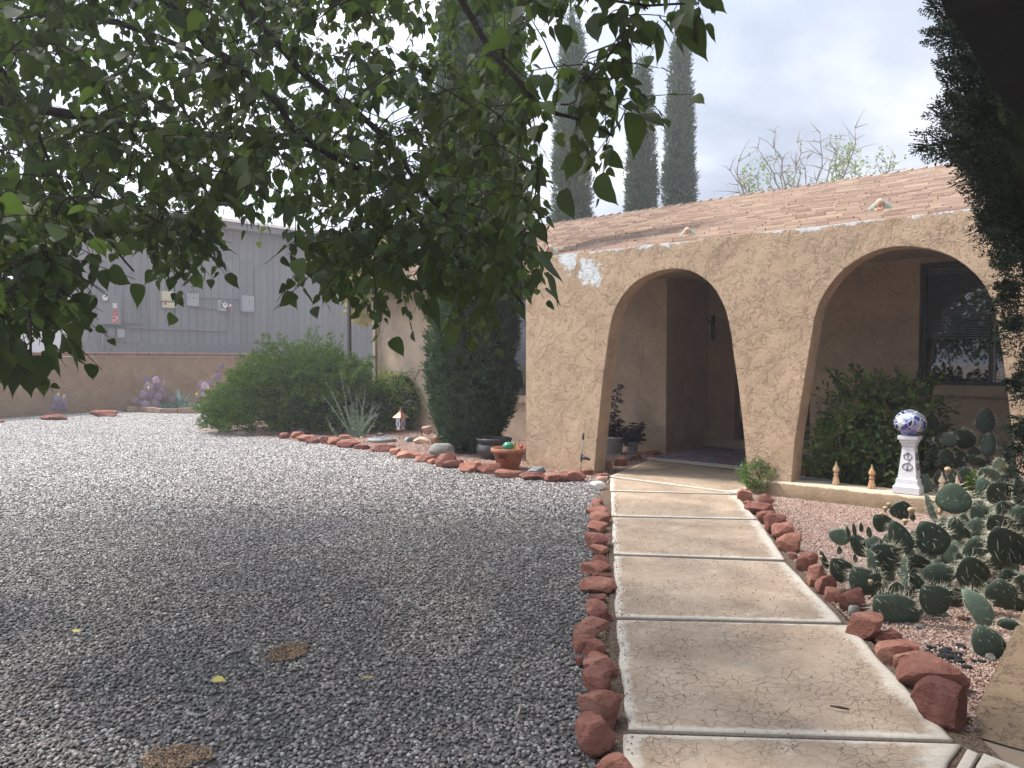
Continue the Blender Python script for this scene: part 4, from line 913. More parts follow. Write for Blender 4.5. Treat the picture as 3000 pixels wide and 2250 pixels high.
for (px, py, s_, lab) in ((625, 1986, .075, 'curled yellow leaf lying on the gravel below the seed patch'), (1088, 1986, .05, 'small yellow leaf lying on the gravel between the seed patch and path'), (213, 1850, .05, 'tiny yellow leaf lying on the gravel at the left')):
    o, _ = link('fallen_leaf', leaf_mesh('fallen_leaf', M['mulold'], .8, int(px)), None, None, G(px, py, .035)); o.scale = (s_,)*3; o.rotation_euler = (.2, 0, random.uniform(0, 6)); tag(o, lab, 'leaf')
for (a_, b_, lab) in (((128, 2020), (168, 1985), 'pale dry twig lying on the gravel at the left'), ((625, 2110), (665, 2085), 'short dry twig lying on the gravel above the lower seed patch'), ((430, 1748), (475, 1742), 'dark twig lying on the far gravel'), ((1510, 2110), (1525, 2060), 'thin pale twig lying on the gravel near the big edging rocks')):
    o = MB().tube([G(*a_, .03), G((a_[0]+b_[0])/2+4, (a_[1]+b_[1])/2, .04), G(*b_, .03)], [.004, .006, .003], 6).build('twig', M['deadwood'], None, G(*a_, .03)); tag(o, lab, 'twig')
o = MB().tube([G(1775, 2229, .03), G(1832, 2227, .03)], .008, 8).build('white_stick', M['whitepaint'], None, G(1775, 2229, .03)); tag(o, 'short white stick lying between the nearest left edging rock and the slab', 'stick')
o = MB().tube([G(2432, 2068, .049), G(2460, 2072, .052), G(2488, 2078, .049)], [.003, .006, .003], 6).build('twig', M['darkwood'], None, G(2432, 2068, .049)); tag(o, 'dark thin twig lying on the large cracked slab', 'twig')
# ------------------------------------------------------------------ pots, lights, ornaments
pc = G(1488, 1383); pc.y += .17; pc.x = (1489-1500)/F*pc.y
Rp = (1540-1438)/2/F*pc.y; Hp = HC-(1312-1051)/F*pc.y
t = thing('terracotta_pot', 'terracotta flower pot with an incised sun pattern by the arcade wall', 'plant pot', pc)
MB().lathe(pc, [(Rp*.56, 0), (Rp*.60, .01), (Rp*.88, Hp*.80), (Rp*.90, Hp*.8), (Rp*1.0, Hp*.81), (Rp*1.02, Hp*.88), (Rp*1.0, Hp*.985), (Rp*.96, Hp), (Rp*.9, Hp*.99), (Rp*.84, Hp*.8), (Rp*.8, Hp*.74)], 32).build('body', M['terracotta'], t)
MB().lathe(pc+Vector((0, 0, Hp*.76)), [(Rp*.84, 0), (Rp*.84, .01)], 24).build('soil', M['soil'], t)
mb = MB(); ca = -2.0
for k in range(11):
    an = -.9+k*.18+1.57; 
    p_ = []
    for rr in (.03, .10):
        dx, dz = math.cos(an)*rr, math.sin(an)*rr*1.0; zz_ = Hp*.50+dz; rad_ = Rp*(.60+.28*zz_/(Hp*.8))+.001; th = ca+dx/rad_; p_.append(pc+Vector((math.cos(th)*rad_, math.sin(th)*rad_, zz_)))
    mb.tube(p_, [.004, .002], 5)
mb.build('incised_rays', M['incised'], t)
oc = pc+Vector((0.02, -.0, Hp))
t = thing('glass_flower_ornament', 'green and red glass flower ornament standing in the terracotta pot', 'ornament', oc-Vector((0, 0, .1)))
mb = MB(); mb.ball(oc+Vector((-.02, -.02, .02)), (.075, .07, .06), 14, 9); mb.build('green_globe', M['greenglass'], t)
mb = MB(); mb.ball(oc+Vector((.15, -.02, .01)), (.03, .03, .035), 10, 7); mb.build('red_bud', M['redglass'], t)
mb = MB()
for an in (0.4, 1.3, 2.2, 3.0, -.3): mb.add([oc+Vector((.05, -.03, -.04)), oc+Vector((.05+.05*math.cos(an)-.012, -.05, .0+.03*math.sin(an))), oc+Vector((.05+.09*math.cos(an), -.06, .02+.07*math.sin(an))), oc+Vector((.05+.05*math.cos(an)+.02, -.045, .01+.03*math.sin(an)))], [(0, 1, 2, 3)])
mb.tube([oc+Vector((.08, 0, -.1)), oc+Vector((.15, -.02, 0))], .006, 5); mb.build('leaf', M['privet'], t)
pg = G(1447, 1352); pg.y += .28; pg.x = (1447-1500)/F*pg.y; Rg = 53/F*pg.y; Hg = HC-(1283-1051)/F*pg.y
t = thing('dark_glazed_pot', 'round dark glazed pot standing behind the terracotta pot', 'plant pot', pg)
MB().lathe(pg, [(Rg*.62, 0), (Rg*.72, .02), (Rg*.95, Hg*.30), (Rg*.98, Hg*.5), (Rg*.92, Hg*.7), (Rg*.86, Hg*.74)], 36).build('body', M['glaze'], t)
MB().lathe(pg, [(Rg*.86, Hg*.74), (Rg*.95, Hg*.80), (Rg*.96, Hg*.86), (Rg*.99, Hg*.88), (Rg*1.0, Hg*.97), (Rg*.98, Hg), (Rg*.93, Hg*.99), (Rg*.88, Hg*.8), (Rg*.86, Hg*.6)], 36).build('rim', M['darkframe'], t)
t = thing('black_trowel_hose', 'dark hose coil lying inside the glazed pot', 'hose', pg+Vector((0, 0, Hg*.7)))
mb = MB(); mb.tube([pg+Vector((Rg*.6*math.cos(a/3), Rg*.55*math.sin(a/3), Hg*.86+.012*(a/9))) for a in range(28)], .018, 8); mb.build('coil', M['darkframe'], t)
t.name = 'garden_hose'
# lantern on a hook
hb_ = G(1237, 1285); hb_.y += .0; Yh = hb_.y
def L(px, py): return P(px, py, Yh)
hk = thing('shepherd_hook', 'black shepherd hook stake standing in front of the yellow green shrub', 'hook', hb_)
mb = MB(); mb.tube([hb_, L(1231, 1220)-Vector((0, 0, 0)), L(1229, 1195), L(1225, 1184), L(1215, 1176), L(1204, 1173), L(1192, 1177), L(1183, 1187), L(1177, 1198), L(1175, 1200)], .0085, 7); mb.build('rod', M['darkframe'], hk)
lc = L(1174, 1260); ls = Yh/F
t = thing('garden_lantern', 'copper roofed lantern with frosted panes hanging from the black hook', 'lantern', lc)
e1 = Vector((.78, -.62, 0)); e2 = Vector((.62, .78, 0))
mb = MB(); hw = 13*ls
z0_, z1_ = 0, 36*ls
MB().lathe(lc+Vector((0, 0, z0_)), [(hw*1.15, 0), (hw*1.15, .02)], 4, e1, e2, smooth=False).build('base_plate', M['copper'], t)
MB().lathe(lc+Vector((0, 0, .021)), [(hw*.98, 0), (hw*1.22, z1_-.03)], 4, e1, e2, smooth=False).build('frosted_panel', M['frost'], t)
fr = MB()
def lc_(an, r_, z): return lc+e1*(r_*math.cos(an))+e2*(r_*math.sin(an))+Vector((0, 0, z))
for k in range(4):
    an = math.pi/4+k*math.pi/2; an2 = an+math.pi/2
    fr.tube([lc_(an, hw*1.0, .02), lc_(an, hw*1.25, z1_)], .008, 5)
    fr.tube([lc_(an, hw*1.01, .03), lc_(an2, hw*1.24, z1_-.01)], .006, 5); fr.tube([lc_(an2, hw*1.01, .03), lc_(an, hw*1.24, z1_-.01)], .006, 5)
    fr.tube([lc_(an, hw*1.25, z1_), lc_(an2, hw*1.25, z1_)], .008, 5)
fr.build('frame', M['darkframe'], t)
MB().lathe(lc+Vector((0, 0, z1_+.005)), [(hw*1.9, 0), (hw*1.2, .045), (hw*.45, .10), (hw*.5, .105), (hw*.5, .12), (hw*.2, .125), (hw*.12, .18)], 4, e1, e2, smooth=False).build('lantern_roof', M['copper'], t)
mb = MB(); mb.tube([lc+Vector((0, 0, z1_+.17)), L(1175, 1200)], .006, 5); mb.build('hanger', M['darkframe'], t)
# solar stake
s0 = G(1700, 1394); Ys = s0.y; t = thing('solar_stake_light', 'thin metal stake with a small round solar disc in front of the arcade wall', 'garden light', s0)
MB().tube([s0, P(1709, 1270, Ys)], .006, 6).build('stake', M['alu'], t); MB().tube([P(1708, 1288, Ys), P(1709.5, 1268, Ys)], .012, 8).build('lamp_tip', M['darkframe'], t)
c_ = P(1716, 1345, Ys); mb = MB(); mb.tube([c_+Vector((-.0, 0, .0)), c_+Vector((.01, 0, .025))], .055, 16); mb.tube([P(1703, 1345, Ys), c_], .008, 5); mb.tube([P(1703, 1352, Ys), P(1704, 1330, Ys)], .013, 6); mb.build('solar_disc', M['darkframe'], t)
# cherubs on the wall top
def cherub(px, py, wpx, label, tilt=0):
    u, z = UZ(px, py, .1); s = wpx/F*A(u, .1, z).y
    c = A(u, .10, z); t = thing('cherub_ornament', label, 'ornament', c-Vector((0, 0, .02)), 'clay cherub heads on the arcade wall top')
    def q(x, y, zz_): return c+U*(x*s*1.1)+N*(y*s)+Vector((0, 0, zz_*s*1.15))
    rot = Matrix((U, N, Vector((0, 0, 1)))).transposed()
    for sx in (-1, 1):
        mb = MB()
        for k in range(4): mb.ball(q(sx*(.24+.07*k), .02*k, .30+.0*k-.035*k*k*.35), (s*.13, s*.05, s*(.19-.02*k)), 10, 7, rot)
        mb.build('wing', M['cherubwing'], t)
    MB().ball(q(0, -.08, .40), (s*.21, s*.19, s*.23), 14, 10, rot).build('head', M['cherubskin'], t)
    mb = MB()
    for k in range(14):
        a_ = math.pi*(k/13); mb.ball(q(.17*math.cos(a_), -.06, .42+.16*math.sin(a_)), s*.06, 8, 6)
    for k in range(6): mb.ball(q(-.12+.05*k, .04, .5), s*.07, 8, 6)
    mb.build('hair', M['cherubwing'], t)
    mb = MB(); mb.ball(q(0, -.25, .35), s*.03, 6, 5); mb.ball(q(-.07, -.2, .31), s*.05, 8, 6); mb.ball(q(.07, -.2, .31), s*.05, 8, 6); mb.ball(q(0, -.22, .235), s*.03, 6, 5); mb.build('face', M['cherubskin'], t)
    mb = MB()
    for sx in (-1, 1): mb.tube([q(sx*.2, -.05, .12), q(sx*.12, -.2, .06), q(0, -.22, .12)], [s*.07, s*.055, s*.05], 8)
    mb.ball(q(0, -.02, .1), (s*.24, s*.12, s*.1), 12, 7, rot); mb.build('arms', M['cherubskin'], t)
    mb = MB()
    for sx in (-1, 1): mb.ball(q(sx*.06, -.235, .385), s*.014, 6, 4)
    mb.build('eyes', M['ink'], t)
cherub(1612, 748, 42, 'clay cherub head at the left end of the arcade wall top')
cherub(2014, 696, 42, 'clay cherub head on the wall top above the left arch')
cherub(2578, 620, 52, 'clay cherub head on the wall top above the right arch')
# pedestal with gazing ball
u_, _z = UZ(2660, 1420, .08); pz = .18; pb_ = A(u_, .12, pz); fs = (pb_.y)/F
t = thing('white_pedestal', 'white tapered garden pedestal with grey scroll hearts on the kerb', 'pedestal', pb_)
def sq(mb, prof):
    mb.lathe(pb_, [(r*math.sqrt(2), z) for r, z in prof], 4, U, N, smooth=False); return mb
hs = fs
prof = [(40, 0), (40, 20), (35, 23), (35, 26), (33, 28), (32, 42), (28, 43)]
sq(MB(), [(r*hs*.90, z*hs) for r, z in prof]).build('base', M['castwhite'], t, bevel=.002)
sq(MB(), [(28*hs*.90, 43.5*hs), (18*hs*.90, 138*hs)]).build('shaft', M['castwhite'], t, bevel=.002)
sq(MB(), [(r*hs*.90, z*hs) for r, z in [(21, 138.5), (21, 146), (25, 148), (25, 155), (30, 157), (30, 168)]]).build('capital', M['castwhite'], t, bevel=.002)
def scroll(dirv, nrm, nm):
    mb = MB()
    def q(x, z):
        r_ = (28-10*(z-43.5)/94.5)*hs*.90; return pb_+nrm*(r_+.003)+dirv*(x*hs)+Vector((0, 0, z*hs))
    def heart(z0_, h_, w_, up):
        for sx in (-1, 1):
            ps = []
            for k in range(11):
                t_ = k/10; x = sx*w_*math.sin(math.pi*min(1, t_*1.15)**.8)*(1 if t_ < .8 else .9); zz_ = z0_+up*(h_*(1-(1-t_)**1.5))
                if t_ > .8: zz_ -= up*(t_-.8)*h_*1.3
                ps.append(q(x, zz_))
            mb.tube(ps, 1.0*hs, 6)
        mb.tube([q(0, z0_+up*h_*.1), q(0, z0_+up*h_*1.05)], .8*hs, 5); mb.tube([q(-3, z0_+up*h_*.75), q(0, z0_+up*h_*.6), q(3, z0_+up*h_*.75)], .8*hs, 5)
    heart(96, 24, 11, 1); heart(90, 24, 13.5, -1); mb.build(nm, M['iron'], t)
    mb = MB(); c = q(0, 92)
    for k in range(8):
        a_ = k*math.pi/4; mb.tube([c+nrm*.004, q(6*math.cos(a_), 92+6*math.sin(a_))], [1.6*hs, .4*hs], 5)
    mb.build('rosette', M['castwhite'], t)
scroll(U, -N, 'scroll_heart'); scroll(N, U, 'scroll_heart')
gb = MB(); rb = 44*fs; gb.ball(pb_+Vector((0, 0, 168*hs+rb*.86)), (rb, rb, rb*.88), 32, 22)
tag(gb.build('gazing_ball', M['mosaic'], None, pb_+Vector((0, 0, 168*hs+rb*.86))), 'blue and silver mirror mosaic gazing ball resting on the white pedestal', 'gazing ball')
# spire finials on the kerb
def finial(px, py, hpx, label):
    u, _ = UZ(px, py, .12); c = A(u, .14, .178); s = hpx/F*c.y
    o = MB().lathe(c, [(.16*s, 0), (.17*s, .03*s), (.11*s, .32*s), (.08*s, .38*s), (.12*s, .42*s), (.12*s, .46*s), (.07*s, .5*s), (.15*s, .62*s), (.14*s, .68*s), (.05*s, .86*s), (.02*s, 1.0*s), (.004*s, 1.02*s)], 8, smooth=False).build('spire_finial', M['rust'], None, c)
    tag(o, label, 'finial', 'rusty spire finials on the kerb')
finial(2447, 1420, 68, 'rusty orange spire finial on the kerb, farthest from the pedestal')
finial(2552, 1430, 70, 'cream spire finial on the kerb between pedestal and the orange finial')
finial(2757, 1452, 68, 'orange spire finial just beyond the pedestal, partly behind a cactus pad')
finial(2801, 1456, 66, 'small orange spire finial tip showing above the round cactus pad')
# ------------------------------------------------------------------ leafy helpers
def cards(Pn, D, W, L_, Nn=None, fold=.0):
    """rhombus leaf cards: base points Pn, unit direction D, half width W, length L_"""
    Pn = np.asarray(Pn); D = D/np.linalg.norm(D, axis=1, keepdims=True); n = len(Pn)
    if Nn is None: Nn = rng.normal(size=(n, 3))
    S_ = np.cross(D, Nn); S_ /= np.linalg.norm(S_, axis=1, keepdims=True)+1e-9; K = np.cross(S_, D)
    W = np.broadcast_to(W, n)[:, None]; L_ = np.broadcast_to(L_, n)[:, None]
    V = np.stack([Pn, Pn+D*L_*.45+S_*W+K*W*fold, Pn+D*L_, Pn+D*L_*.45-S_*W+K*W*fold], 1).reshape(-1, 3)
    b = (np.arange(n)*4)[:, None]; T = np.concatenate([b+np.array([[0, 1, 2]]), b+np.array([[0, 2, 3]])], 0); return V, T
def nz3(p, s, o=0): return noise.noise(Vector(p)*s+Vector((o, o*1.7, o*.3)))
def core_blob(c, rx, ry, rz, name, mat, parent, seed, amp=.25, sub=4):
    bm = bmesh.new(); bmesh.ops.create_icosphere(bm, subdivisions=sub, radius=1)
    for v in bm.verts:
        k = 1+amp*noise.noise(v.co*2.2+Vector((seed, 0, 0)))+amp*.6*noise.noise(v.co*5+Vector((seed, 3, 0))); v.co = Vector((v.co.x*rx*k, v.co.y*ry*k, v.co.z*rz*k))
    me = bpy.data.meshes.new(name); bm.to_mesh(me); bm.free(); o, _ = link(name, me, mat, parent, c); return o
def merge(parts):
    V = []; T = []; n = 0
    for v, t_ in parts: V.append(v); T.append(t_+n); n += len(v)
    return np.concatenate(V), np.concatenate(T)
def unit(a): return a/(np.linalg.norm(a, axis=-1, keepdims=True)+1e-9)
# big spreading juniper
def big_juniper():
    c = P(872, 1150, 15.3); c.z = 0; g = Vector((c.x, c.y, 0))
    t = thing('juniper_shrub', 'big spreading green juniper shrub at the left end of the bed', 'shrub', g)
    base = np.array([g.x, g.y, .15]); V = []; Dd = []; Wd = []; Ld = []
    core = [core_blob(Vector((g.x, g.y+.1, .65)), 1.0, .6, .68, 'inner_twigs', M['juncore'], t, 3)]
    pl_ = []
    for i in range(1900):
        th = rng.uniform(0, 2*math.pi); el = math.asin(rng.uniform(-.05, 1))
        d = np.array([math.cos(th)*math.cos(el), math.sin(th)*math.cos(el), math.sin(el)])
        lob = 1+.17*noise.noise(Vector(d)*2.3+Vector((4, 1, 0)))+.14*noise.noise(Vector(d)*6)
        rad = np.array([1.75, 1.2, 1.5])*lob*(1+.12*math.cos(3*th+1))
        if d[0] > 0: rad[2] *= 1+.10*d[0]
        if d[0] < -.3: rad[2] *= .96+.25*(d[0]+.3)
        tip = base+d*rad*rng.uniform(.84, 1.04)+np.array([0, 0, .02])
        if tip[2] < .06: tip[2] = .06+rng.random()*.1
        out = unit(d*np.array([1, 1, .3])+np.array([rng.normal()*.3-.15, rng.normal()*.3, .12+rng.normal()*.12])); pl_.append((tip, out, rng.uniform(.22, .42)))
    for tip, out, ln in pl_:
        m_ = 34; tt = rng.random(m_)**.8; side = unit(rng.normal(size=(m_, 3))); spread = (1-tt)*.10+.015
        Pn = tip-out*ln*(1-tt[:, None])*1.0+side*spread[:, None]*.7+np.array([0, 0, 1])*(tt[:, None]**2)*.04
        dd = unit(out[None]*1.1+side*.75+np.array([0, 0, .25])); V.append(Pn); Dd.append(dd); Ld.append(rng.uniform(.05, .11, m_)); Wd.append(rng.uniform(.006, .012, m_))
    Vv, Tt = cards(np.concatenate(V), np.concatenate(Dd), np.concatenate(Wd), np.concatenate(Ld))
    o = npmesh('crown', Vv, Tt, M['jun'], t)
    mb = MB()
    for i in range(7):
        a_ = rng.uniform(0, 6.28); mb.tube([g+Vector((0, 0, .0)), g+Vector((.4*math.cos(a_), .4*math.sin(a_), .5)), g+Vector((.9*math.cos(a_), .9*math.sin(a_), 1.1))], [.06, .04, .02], 6)
    mb.build('stem', M['bark'], t)
big_juniper()
def cypress(name, label, c, prof, ntuft, tuft, mat, group=None, seed=0, per=16, lean=0):
    t = thing(name, label, 'tree', c, group)
    zs = [p[0] for p in prof]; rs = [p[1] for p in prof]
    mb = MB(); mb.tube([c, c+Vector((0, 0, zs[-1]*.9))], [.12, .03], 8); mb.build('trunk', M['bark'], t)
    cm_ = MB(); cm_.lathe(c, [(max(.01, np.interp(z, zs, rs)*.80), z) for z in np.linspace(zs[0], zs[-1]*.985, 40)], 20)
    for i, v in enumerate(cm_.v):
        k = 1+.13*noise.noise(v*2.5+Vector((seed, 0, 0))); cm_.v[i] = Vector((c.x+(v.x-c.x)*k, c.y+(v.y-c.y)*k, v.z))
    cm_.build('inner_foliage', M['cypcore'], t)
    zq = np.linspace(zs[0], zs[-1], 200); rq = np.interp(zq, zs, rs); cdf = np.cumsum(rq+.02); cdf /= cdf[-1]
    z = np.interp(rng.random(ntuft), cdf, zq); th = rng.uniform(0, 2*math.pi, ntuft); r_ = np.interp(z, zs, rs)
    lump = np.array([1+.16*noise.noise(Vector((math.cos(a)*2+seed, math.sin(a)*2, zz_*1.6)))+.12*noise.noise(Vector((math.cos(a)*6, math.sin(a)*6+seed, zz_*4))) for a, zz_ in zip(th, z)])
    r_ = r_*lump*rng.uniform(.86, 1.02, ntuft)
    Pc = np.stack([c.x+np.cos(th)*r_+lean*z, c.y+np.sin(th)*r_, c.z+z], 1); od = np.stack([np.cos(th)*.55, np.sin(th)*.55, np.full(ntuft, .8)], 1)
    Pn = np.repeat(Pc, per, 0)+rng.normal(size=(ntuft*per, 3))*tuft*.28; dd = unit(np.repeat(od, per, 0)+rng.normal(size=(ntuft*per, 3))*.5)
    V, T = cards(Pn, dd, tuft*rng.uniform(.06, .12, len(Pn)), tuft*rng.uniform(.5, 1.1, len(Pn))); npmesh('crown', V, T, mat, t)
cc_ = G(1386, 1338); cc_.y += .55; cc_.x = (1377-1500)/F*cc_.y
cypress('cypress_tree', 'thick dark columnar cypress standing at the corner of the arcade', cc_, [(.04, .34), (.25, .46), (.55, .58), (1.0, .655), (1.5, .67), (2.2, .65), (3, .66), (4.5, .66), (6, .62), (7.4, .5), (8.6, .12)], 5200, .11, M['cyp'], None, 2, 20, .03)
def far_cyp(px, ptop, wpx, Y, label, seed):
    c = P(px, 1051, Y); c.z = 0; zt_ = HC+(1051-ptop)/F*Y; r_ = wpx/2/F*Y
    cypress('tall_cypress', label, c, [(.3, r_*.9), (2, r_*.98), (zt_*.4, r_), (zt_*.62, r_*.9), (zt_*.8, r_*.68), (zt_*.93, r_*.42), (zt_, .05)], 2600, .20, M['cypfar'], 'tall slim cypresses behind the house', seed, 12)
far_cyp(1674, 45, 106, 24, 'tall slim cypress behind the roof, partly veiled by hanging leaves', 11)
far_cyp(1876, 184, 82, 25, 'shortest slim cypress behind the roof, between the other two', 12)
far_cyp(1986, 84, 86, 26, 'tall slim cypress behind the roof standing free against the sky', 13)
# yellow green shrub by the hook
def leafshrub(name, label, c, rad, n, size, mat, stem, seed=0, berries=0, wisps=0, aspect=.33, cat='shrub', core=.62):
    t = thing(name, label, cat, c); cx_ = np.array([c.x, c.y, c.z+rad[2]*.95])
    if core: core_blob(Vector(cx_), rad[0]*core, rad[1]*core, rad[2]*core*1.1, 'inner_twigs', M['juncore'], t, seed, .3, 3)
    d = unit(rng.normal(size=(n, 3))); lump = np.array([1+.32*noise.noise(Vector(q)*2.4+Vector((seed, 0, 0)))+.2*noise.noise(Vector(q)*6+Vector((0, seed, 0))) for q in d])
    Pn = cx_+d*np.array(rad)*(lump*rng.uniform(.55, 1.02, n)**.6)[:, None]; Pn[:, 2] = np.maximum(Pn[:, 2], c.z+.03+.1*rng.random(n))
    dd = unit(d*.5+rng.normal(size=(n, 3))*.75+np.array([0, 0, .15])); nn = unit(rng.normal(size=(n, 3))*.6+np.array([0, 0, 1.]))
    parts = [cards(Pn, dd, size*aspect*rng.uniform(.8, 1.1, n), size*rng.uniform(.7, 1.25, n), nn, .25)]
    mb = MB()
    for i in range(9):
        q = d[i]; top = Vector(cx_+q*np.array(rad)*.8); top.z = max(top.z, c.z+rad[2]*.6); mb.tube([c, c.lerp(top, .5)+Vector((0, 0, .05)), top], [.018, .012, .005], 5)
    for i in range(wisps):
        an = rng.uniform(0, 6.28); q0 = cx_+np.array([math.cos(an)*rad[0]*.6, math.sin(an)*rad[1]*.6, rad[2]*.7]); dr_ = unit(np.array([math.cos(an)*.5, math.sin(an)*.5, rng.uniform(.6, 1.4)])); ln = rng.uniform(.15, .42)
        mb.tube([Vector(q0), Vector(q0+dr_*ln*.5+np.array([0, 0, .02])), Vector(q0+dr_*ln)], [.005, .004, .002], 4); m_ = 14
        tt = rng.random(m_); parts.append(cards(q0+dr_*ln*tt[:, None], unit(dr_+rng.normal(size=(m_, 3))*.8), size*aspect, size*.9, None, .2))
    mb.build('stems', M['bark'], t); V, T = merge(parts); npmesh('leaves', V, T, mat, t)['kind'] = 'stuff'
    if berries:
        k = rng.choice(np.where((d[:, 1] < .35))[0], berries); Bp = Pn[k]*1.0+d[k]*.02; m_ = 9; Pb = np.repeat(Bp, m_, 0)+rng.normal(size=(berries*m_, 3))*.018
        V, T = cards(Pb, unit(rng.normal(size=Pb.shape)+np.array([0, 0, -.6])), .004, .016); npmesh('seed_clusters', V, T, M['berry'], t)['kind'] = 'stuff'
    return t
c = G(1160, 1272); c.y += .8; c.x = (1165-1500)/F*c.y
leafshrub('privet_shrub', 'yellow green small leaved shrub behind the hanging lantern', c, (.72, .6, .62), 9000, .042, M['privet'], None, 4, wisps=10, aspect=.3, core=.75)
c = A(4.35, 1.2, 0.02); c = Vector(((2588-1500)/F*c.y, c.y, 0.02))
leafshrub('leafy_bush', 'leafy green bush with dry flower clusters behind the white pedestal', c, (.72, .55, .62), 4600, .074, M['bushleaf'], None, 6, berries=420, wisps=26, aspect=.27, core=.6)
c = A(3.75, .95, 0.02); leafshrub('low_bush_lobe', 'low spreading shrub at the left foot of the leafy bush', c, (.42, .35, .24), 1500, .05, M['bushleaf'], None, 7, berries=40, wisps=6, aspect=.27, core=.5)
c = G(2238, 1455); c.y += .14; c.x = (2240-1500)/F*c.y
leafshrub('small_shrub', 'small dull green shrub growing at the foot of the centre pier', c, (.25, .2, .21), 3400, .028, M['bushleaf'], None, 8, wisps=0, aspect=.3, core=.3)
# small potted plant and block seen through the gap beside the centre pier
c = G(2356, 1440, 0); c = A(3.42, .8, 0); c = Vector(((2355-1500)/F*c.y, c.y, 0))
t = thing('small_clay_pot', 'small clay saucer pot with a green leaf just inside the right arch', 'plant pot', c); MB().lathe(c, [(.08, 0), (.11, .16), (.12, .16), (.12, .2), (.1, .2)], 16).build('body', M['terracotta'], t)
mb = MB()
for an in (0.5, 2.0, 3.3, 4.6): mb.add([c+Vector((0, 0, .2)), c+Vector((.09*math.cos(an)-.04, .09*math.sin(an), .31)), c+Vector((.15*math.cos(an), .15*math.sin(an), .33)), c+Vector((.09*math.cos(an)+.04, .09*math.sin(an), .30))], [(0, 1, 2, 3)])
mb.build('leaf', M['privet'], t)
c = A(3.72, .42, 0); o = MB().fbox(c, U, N, -.22, .2, -.1, .1, .0, .17).build('rough_block', M['granite'], None, c, bevel=.02); tag(o, 'rough grey white stone block behind the kerb beside the centre pier', 'block')
# silver sage
def sage():
    g = G(1030, 1283); t = thing('silver_sage', 'silvery russian sage with long lavender flower stalks leaning left', 'shrub', g); mb = MB(); leaf = []; fl = []
    st_ = [((1025, 1285), (1000, 1200), (955, 1120)), ((1030, 1285), (1015, 1190), (998, 1090)), ((1035, 1285), (990, 1215), (945, 1160)), ((1040, 1285), (1040, 1200), (1018, 1130)), ((1050, 1285), (1065, 1210), (1070, 1140)), ((1045, 1285), (1055, 1230), (1040, 1150)), ((1000, 1290), (975, 1270), (958, 1225)), ((1055, 1285), (1085, 1230), (1092, 1175)), ((1035, 1288), (1005, 1230), (975, 1150)), ((1060, 1285), (1095, 1250), (1105, 1215)), ((1050, 1285), (1075, 1220), (1050, 1170)), ((1040, 1285), (1030, 1240), (1010, 1190))]
    st_ += [((1045, 1286), (1045+random.uniform(-25, 50), 1240), (1045+random.uniform(-50, 70), random.uniform(1175, 1225))) for _ in range(16)]
    for i, (a_, b_, c__) in enumerate(st_):
        Yv = g.y+random.uniform(-.15, .35); p0, p1, p2 = P(*a_, Yv), P(*b_, Yv), P(*c__, Yv); p0.z = 0
        ps = [p0.lerp(p1, t_).lerp(p1.lerp(p2, t_), t_) for t_ in [k/12 for k in range(13)]]; mb.tube(ps, [.007-.0004*k for k in range(13)], 5)
        for k, p_ in enumerate(ps[1:]):
            t_ = k/12; d0 = (ps[k+1]-ps[k]).normalized(); m_ = 10 if t_ < .65 else 8
            for _ in range(m_):
                sd_ = Vector(rng.normal(size=3)).normalized(); q = p_+(ps[k]-p_)*random.random()
                (leaf if (t_ < .62 or random.random() < .55 or i > 9) else fl).append((q, (d0*.5+sd_).normalized(), random.uniform(.03, .075)*(1-t_*.6)))
    mb.build('stalks', M['sage'], t)
    for nm, arr, mt in (('leaves', leaf, M['sage']), ('flowers', fl, M['sagefl'])):
        V, T = cards(np.array([a[0] for a in arr]), np.array([a[1] for a in arr]), np.array([a[2]*.14 for a in arr]), np.array([a[2] for a in arr])); npmesh(nm, V, T, mt, t)['kind'] = 'stuff'
sage()
# dark leaved plants inside the left arch
def potplant(px, py, hpx, wpx, label, stems, seed, wide=.5):
    g = G(px, py); s = g.y/F; t = thing('white_pot', label.replace('PLANT', 'white plastic pot holding'), 'plant pot', g)
    MB().lathe(g, [(wpx*.38*s, 0), (wpx*.5*s, hpx*s), (wpx*.54*s, hpx*s), (wpx*.54*s, hpx*1.06*s), (wpx*.46*s, hpx*1.06*s)], 18).build('body', M['whitepot'], t)
    pt = thing('dark_leaved_plant', label.replace('PLANT', 'narrow leaved dark plum plant growing in'), 'plant', g+Vector((0, 0, hpx*s))); mb = MB(); A_ = []
    for (dx, hh) in stems:
        top = g+Vector((dx*s, random.uniform(-.1, .1), hh*s)); b_ = g+Vector((0, 0, hpx*s*.8)); ps = [b_.lerp(top, k/14)+Vector((math.sin(k*.5+seed)*.015, 0, 0)) for k in range(15)]; mb.tube(ps, .006, 5)
        for k in range(3, 15):
            for _ in range(5):
                an = random.uniform(0, 6.28); A_.append((ps[k], Vector((math.cos(an), math.sin(an), random.uniform(-.7, .45))).normalized(), random.uniform(.09, .17)))
    mb.build('stems', M['plum'], pt); V, T = cards(np.array([a[0] for a in A_]), np.array([a[1] for a in A_]), np.array([a[2]*.11 for a in A_]), np.array([a[2] for a in A_]), None, .2); npmesh('leaves', V, T, M['plum'], pt)['kind'] = 'stuff'
random.seed(21)
potplant(1798, 1330, 48, 62, 'PLANT the larger white pot behind the left arch pier', [(8, 205), (-10, 120), (16, 100), (-20, 70), (25, 80), (0, 90), (30, 60)], 1)
potplant(1853, 1334, 38, 34, 'PLANT the smaller white pot inside the left arch', [(20, 92), (-14, 72), (8, 84), (-20, 55), (24, 60), (0, 60)], 2)
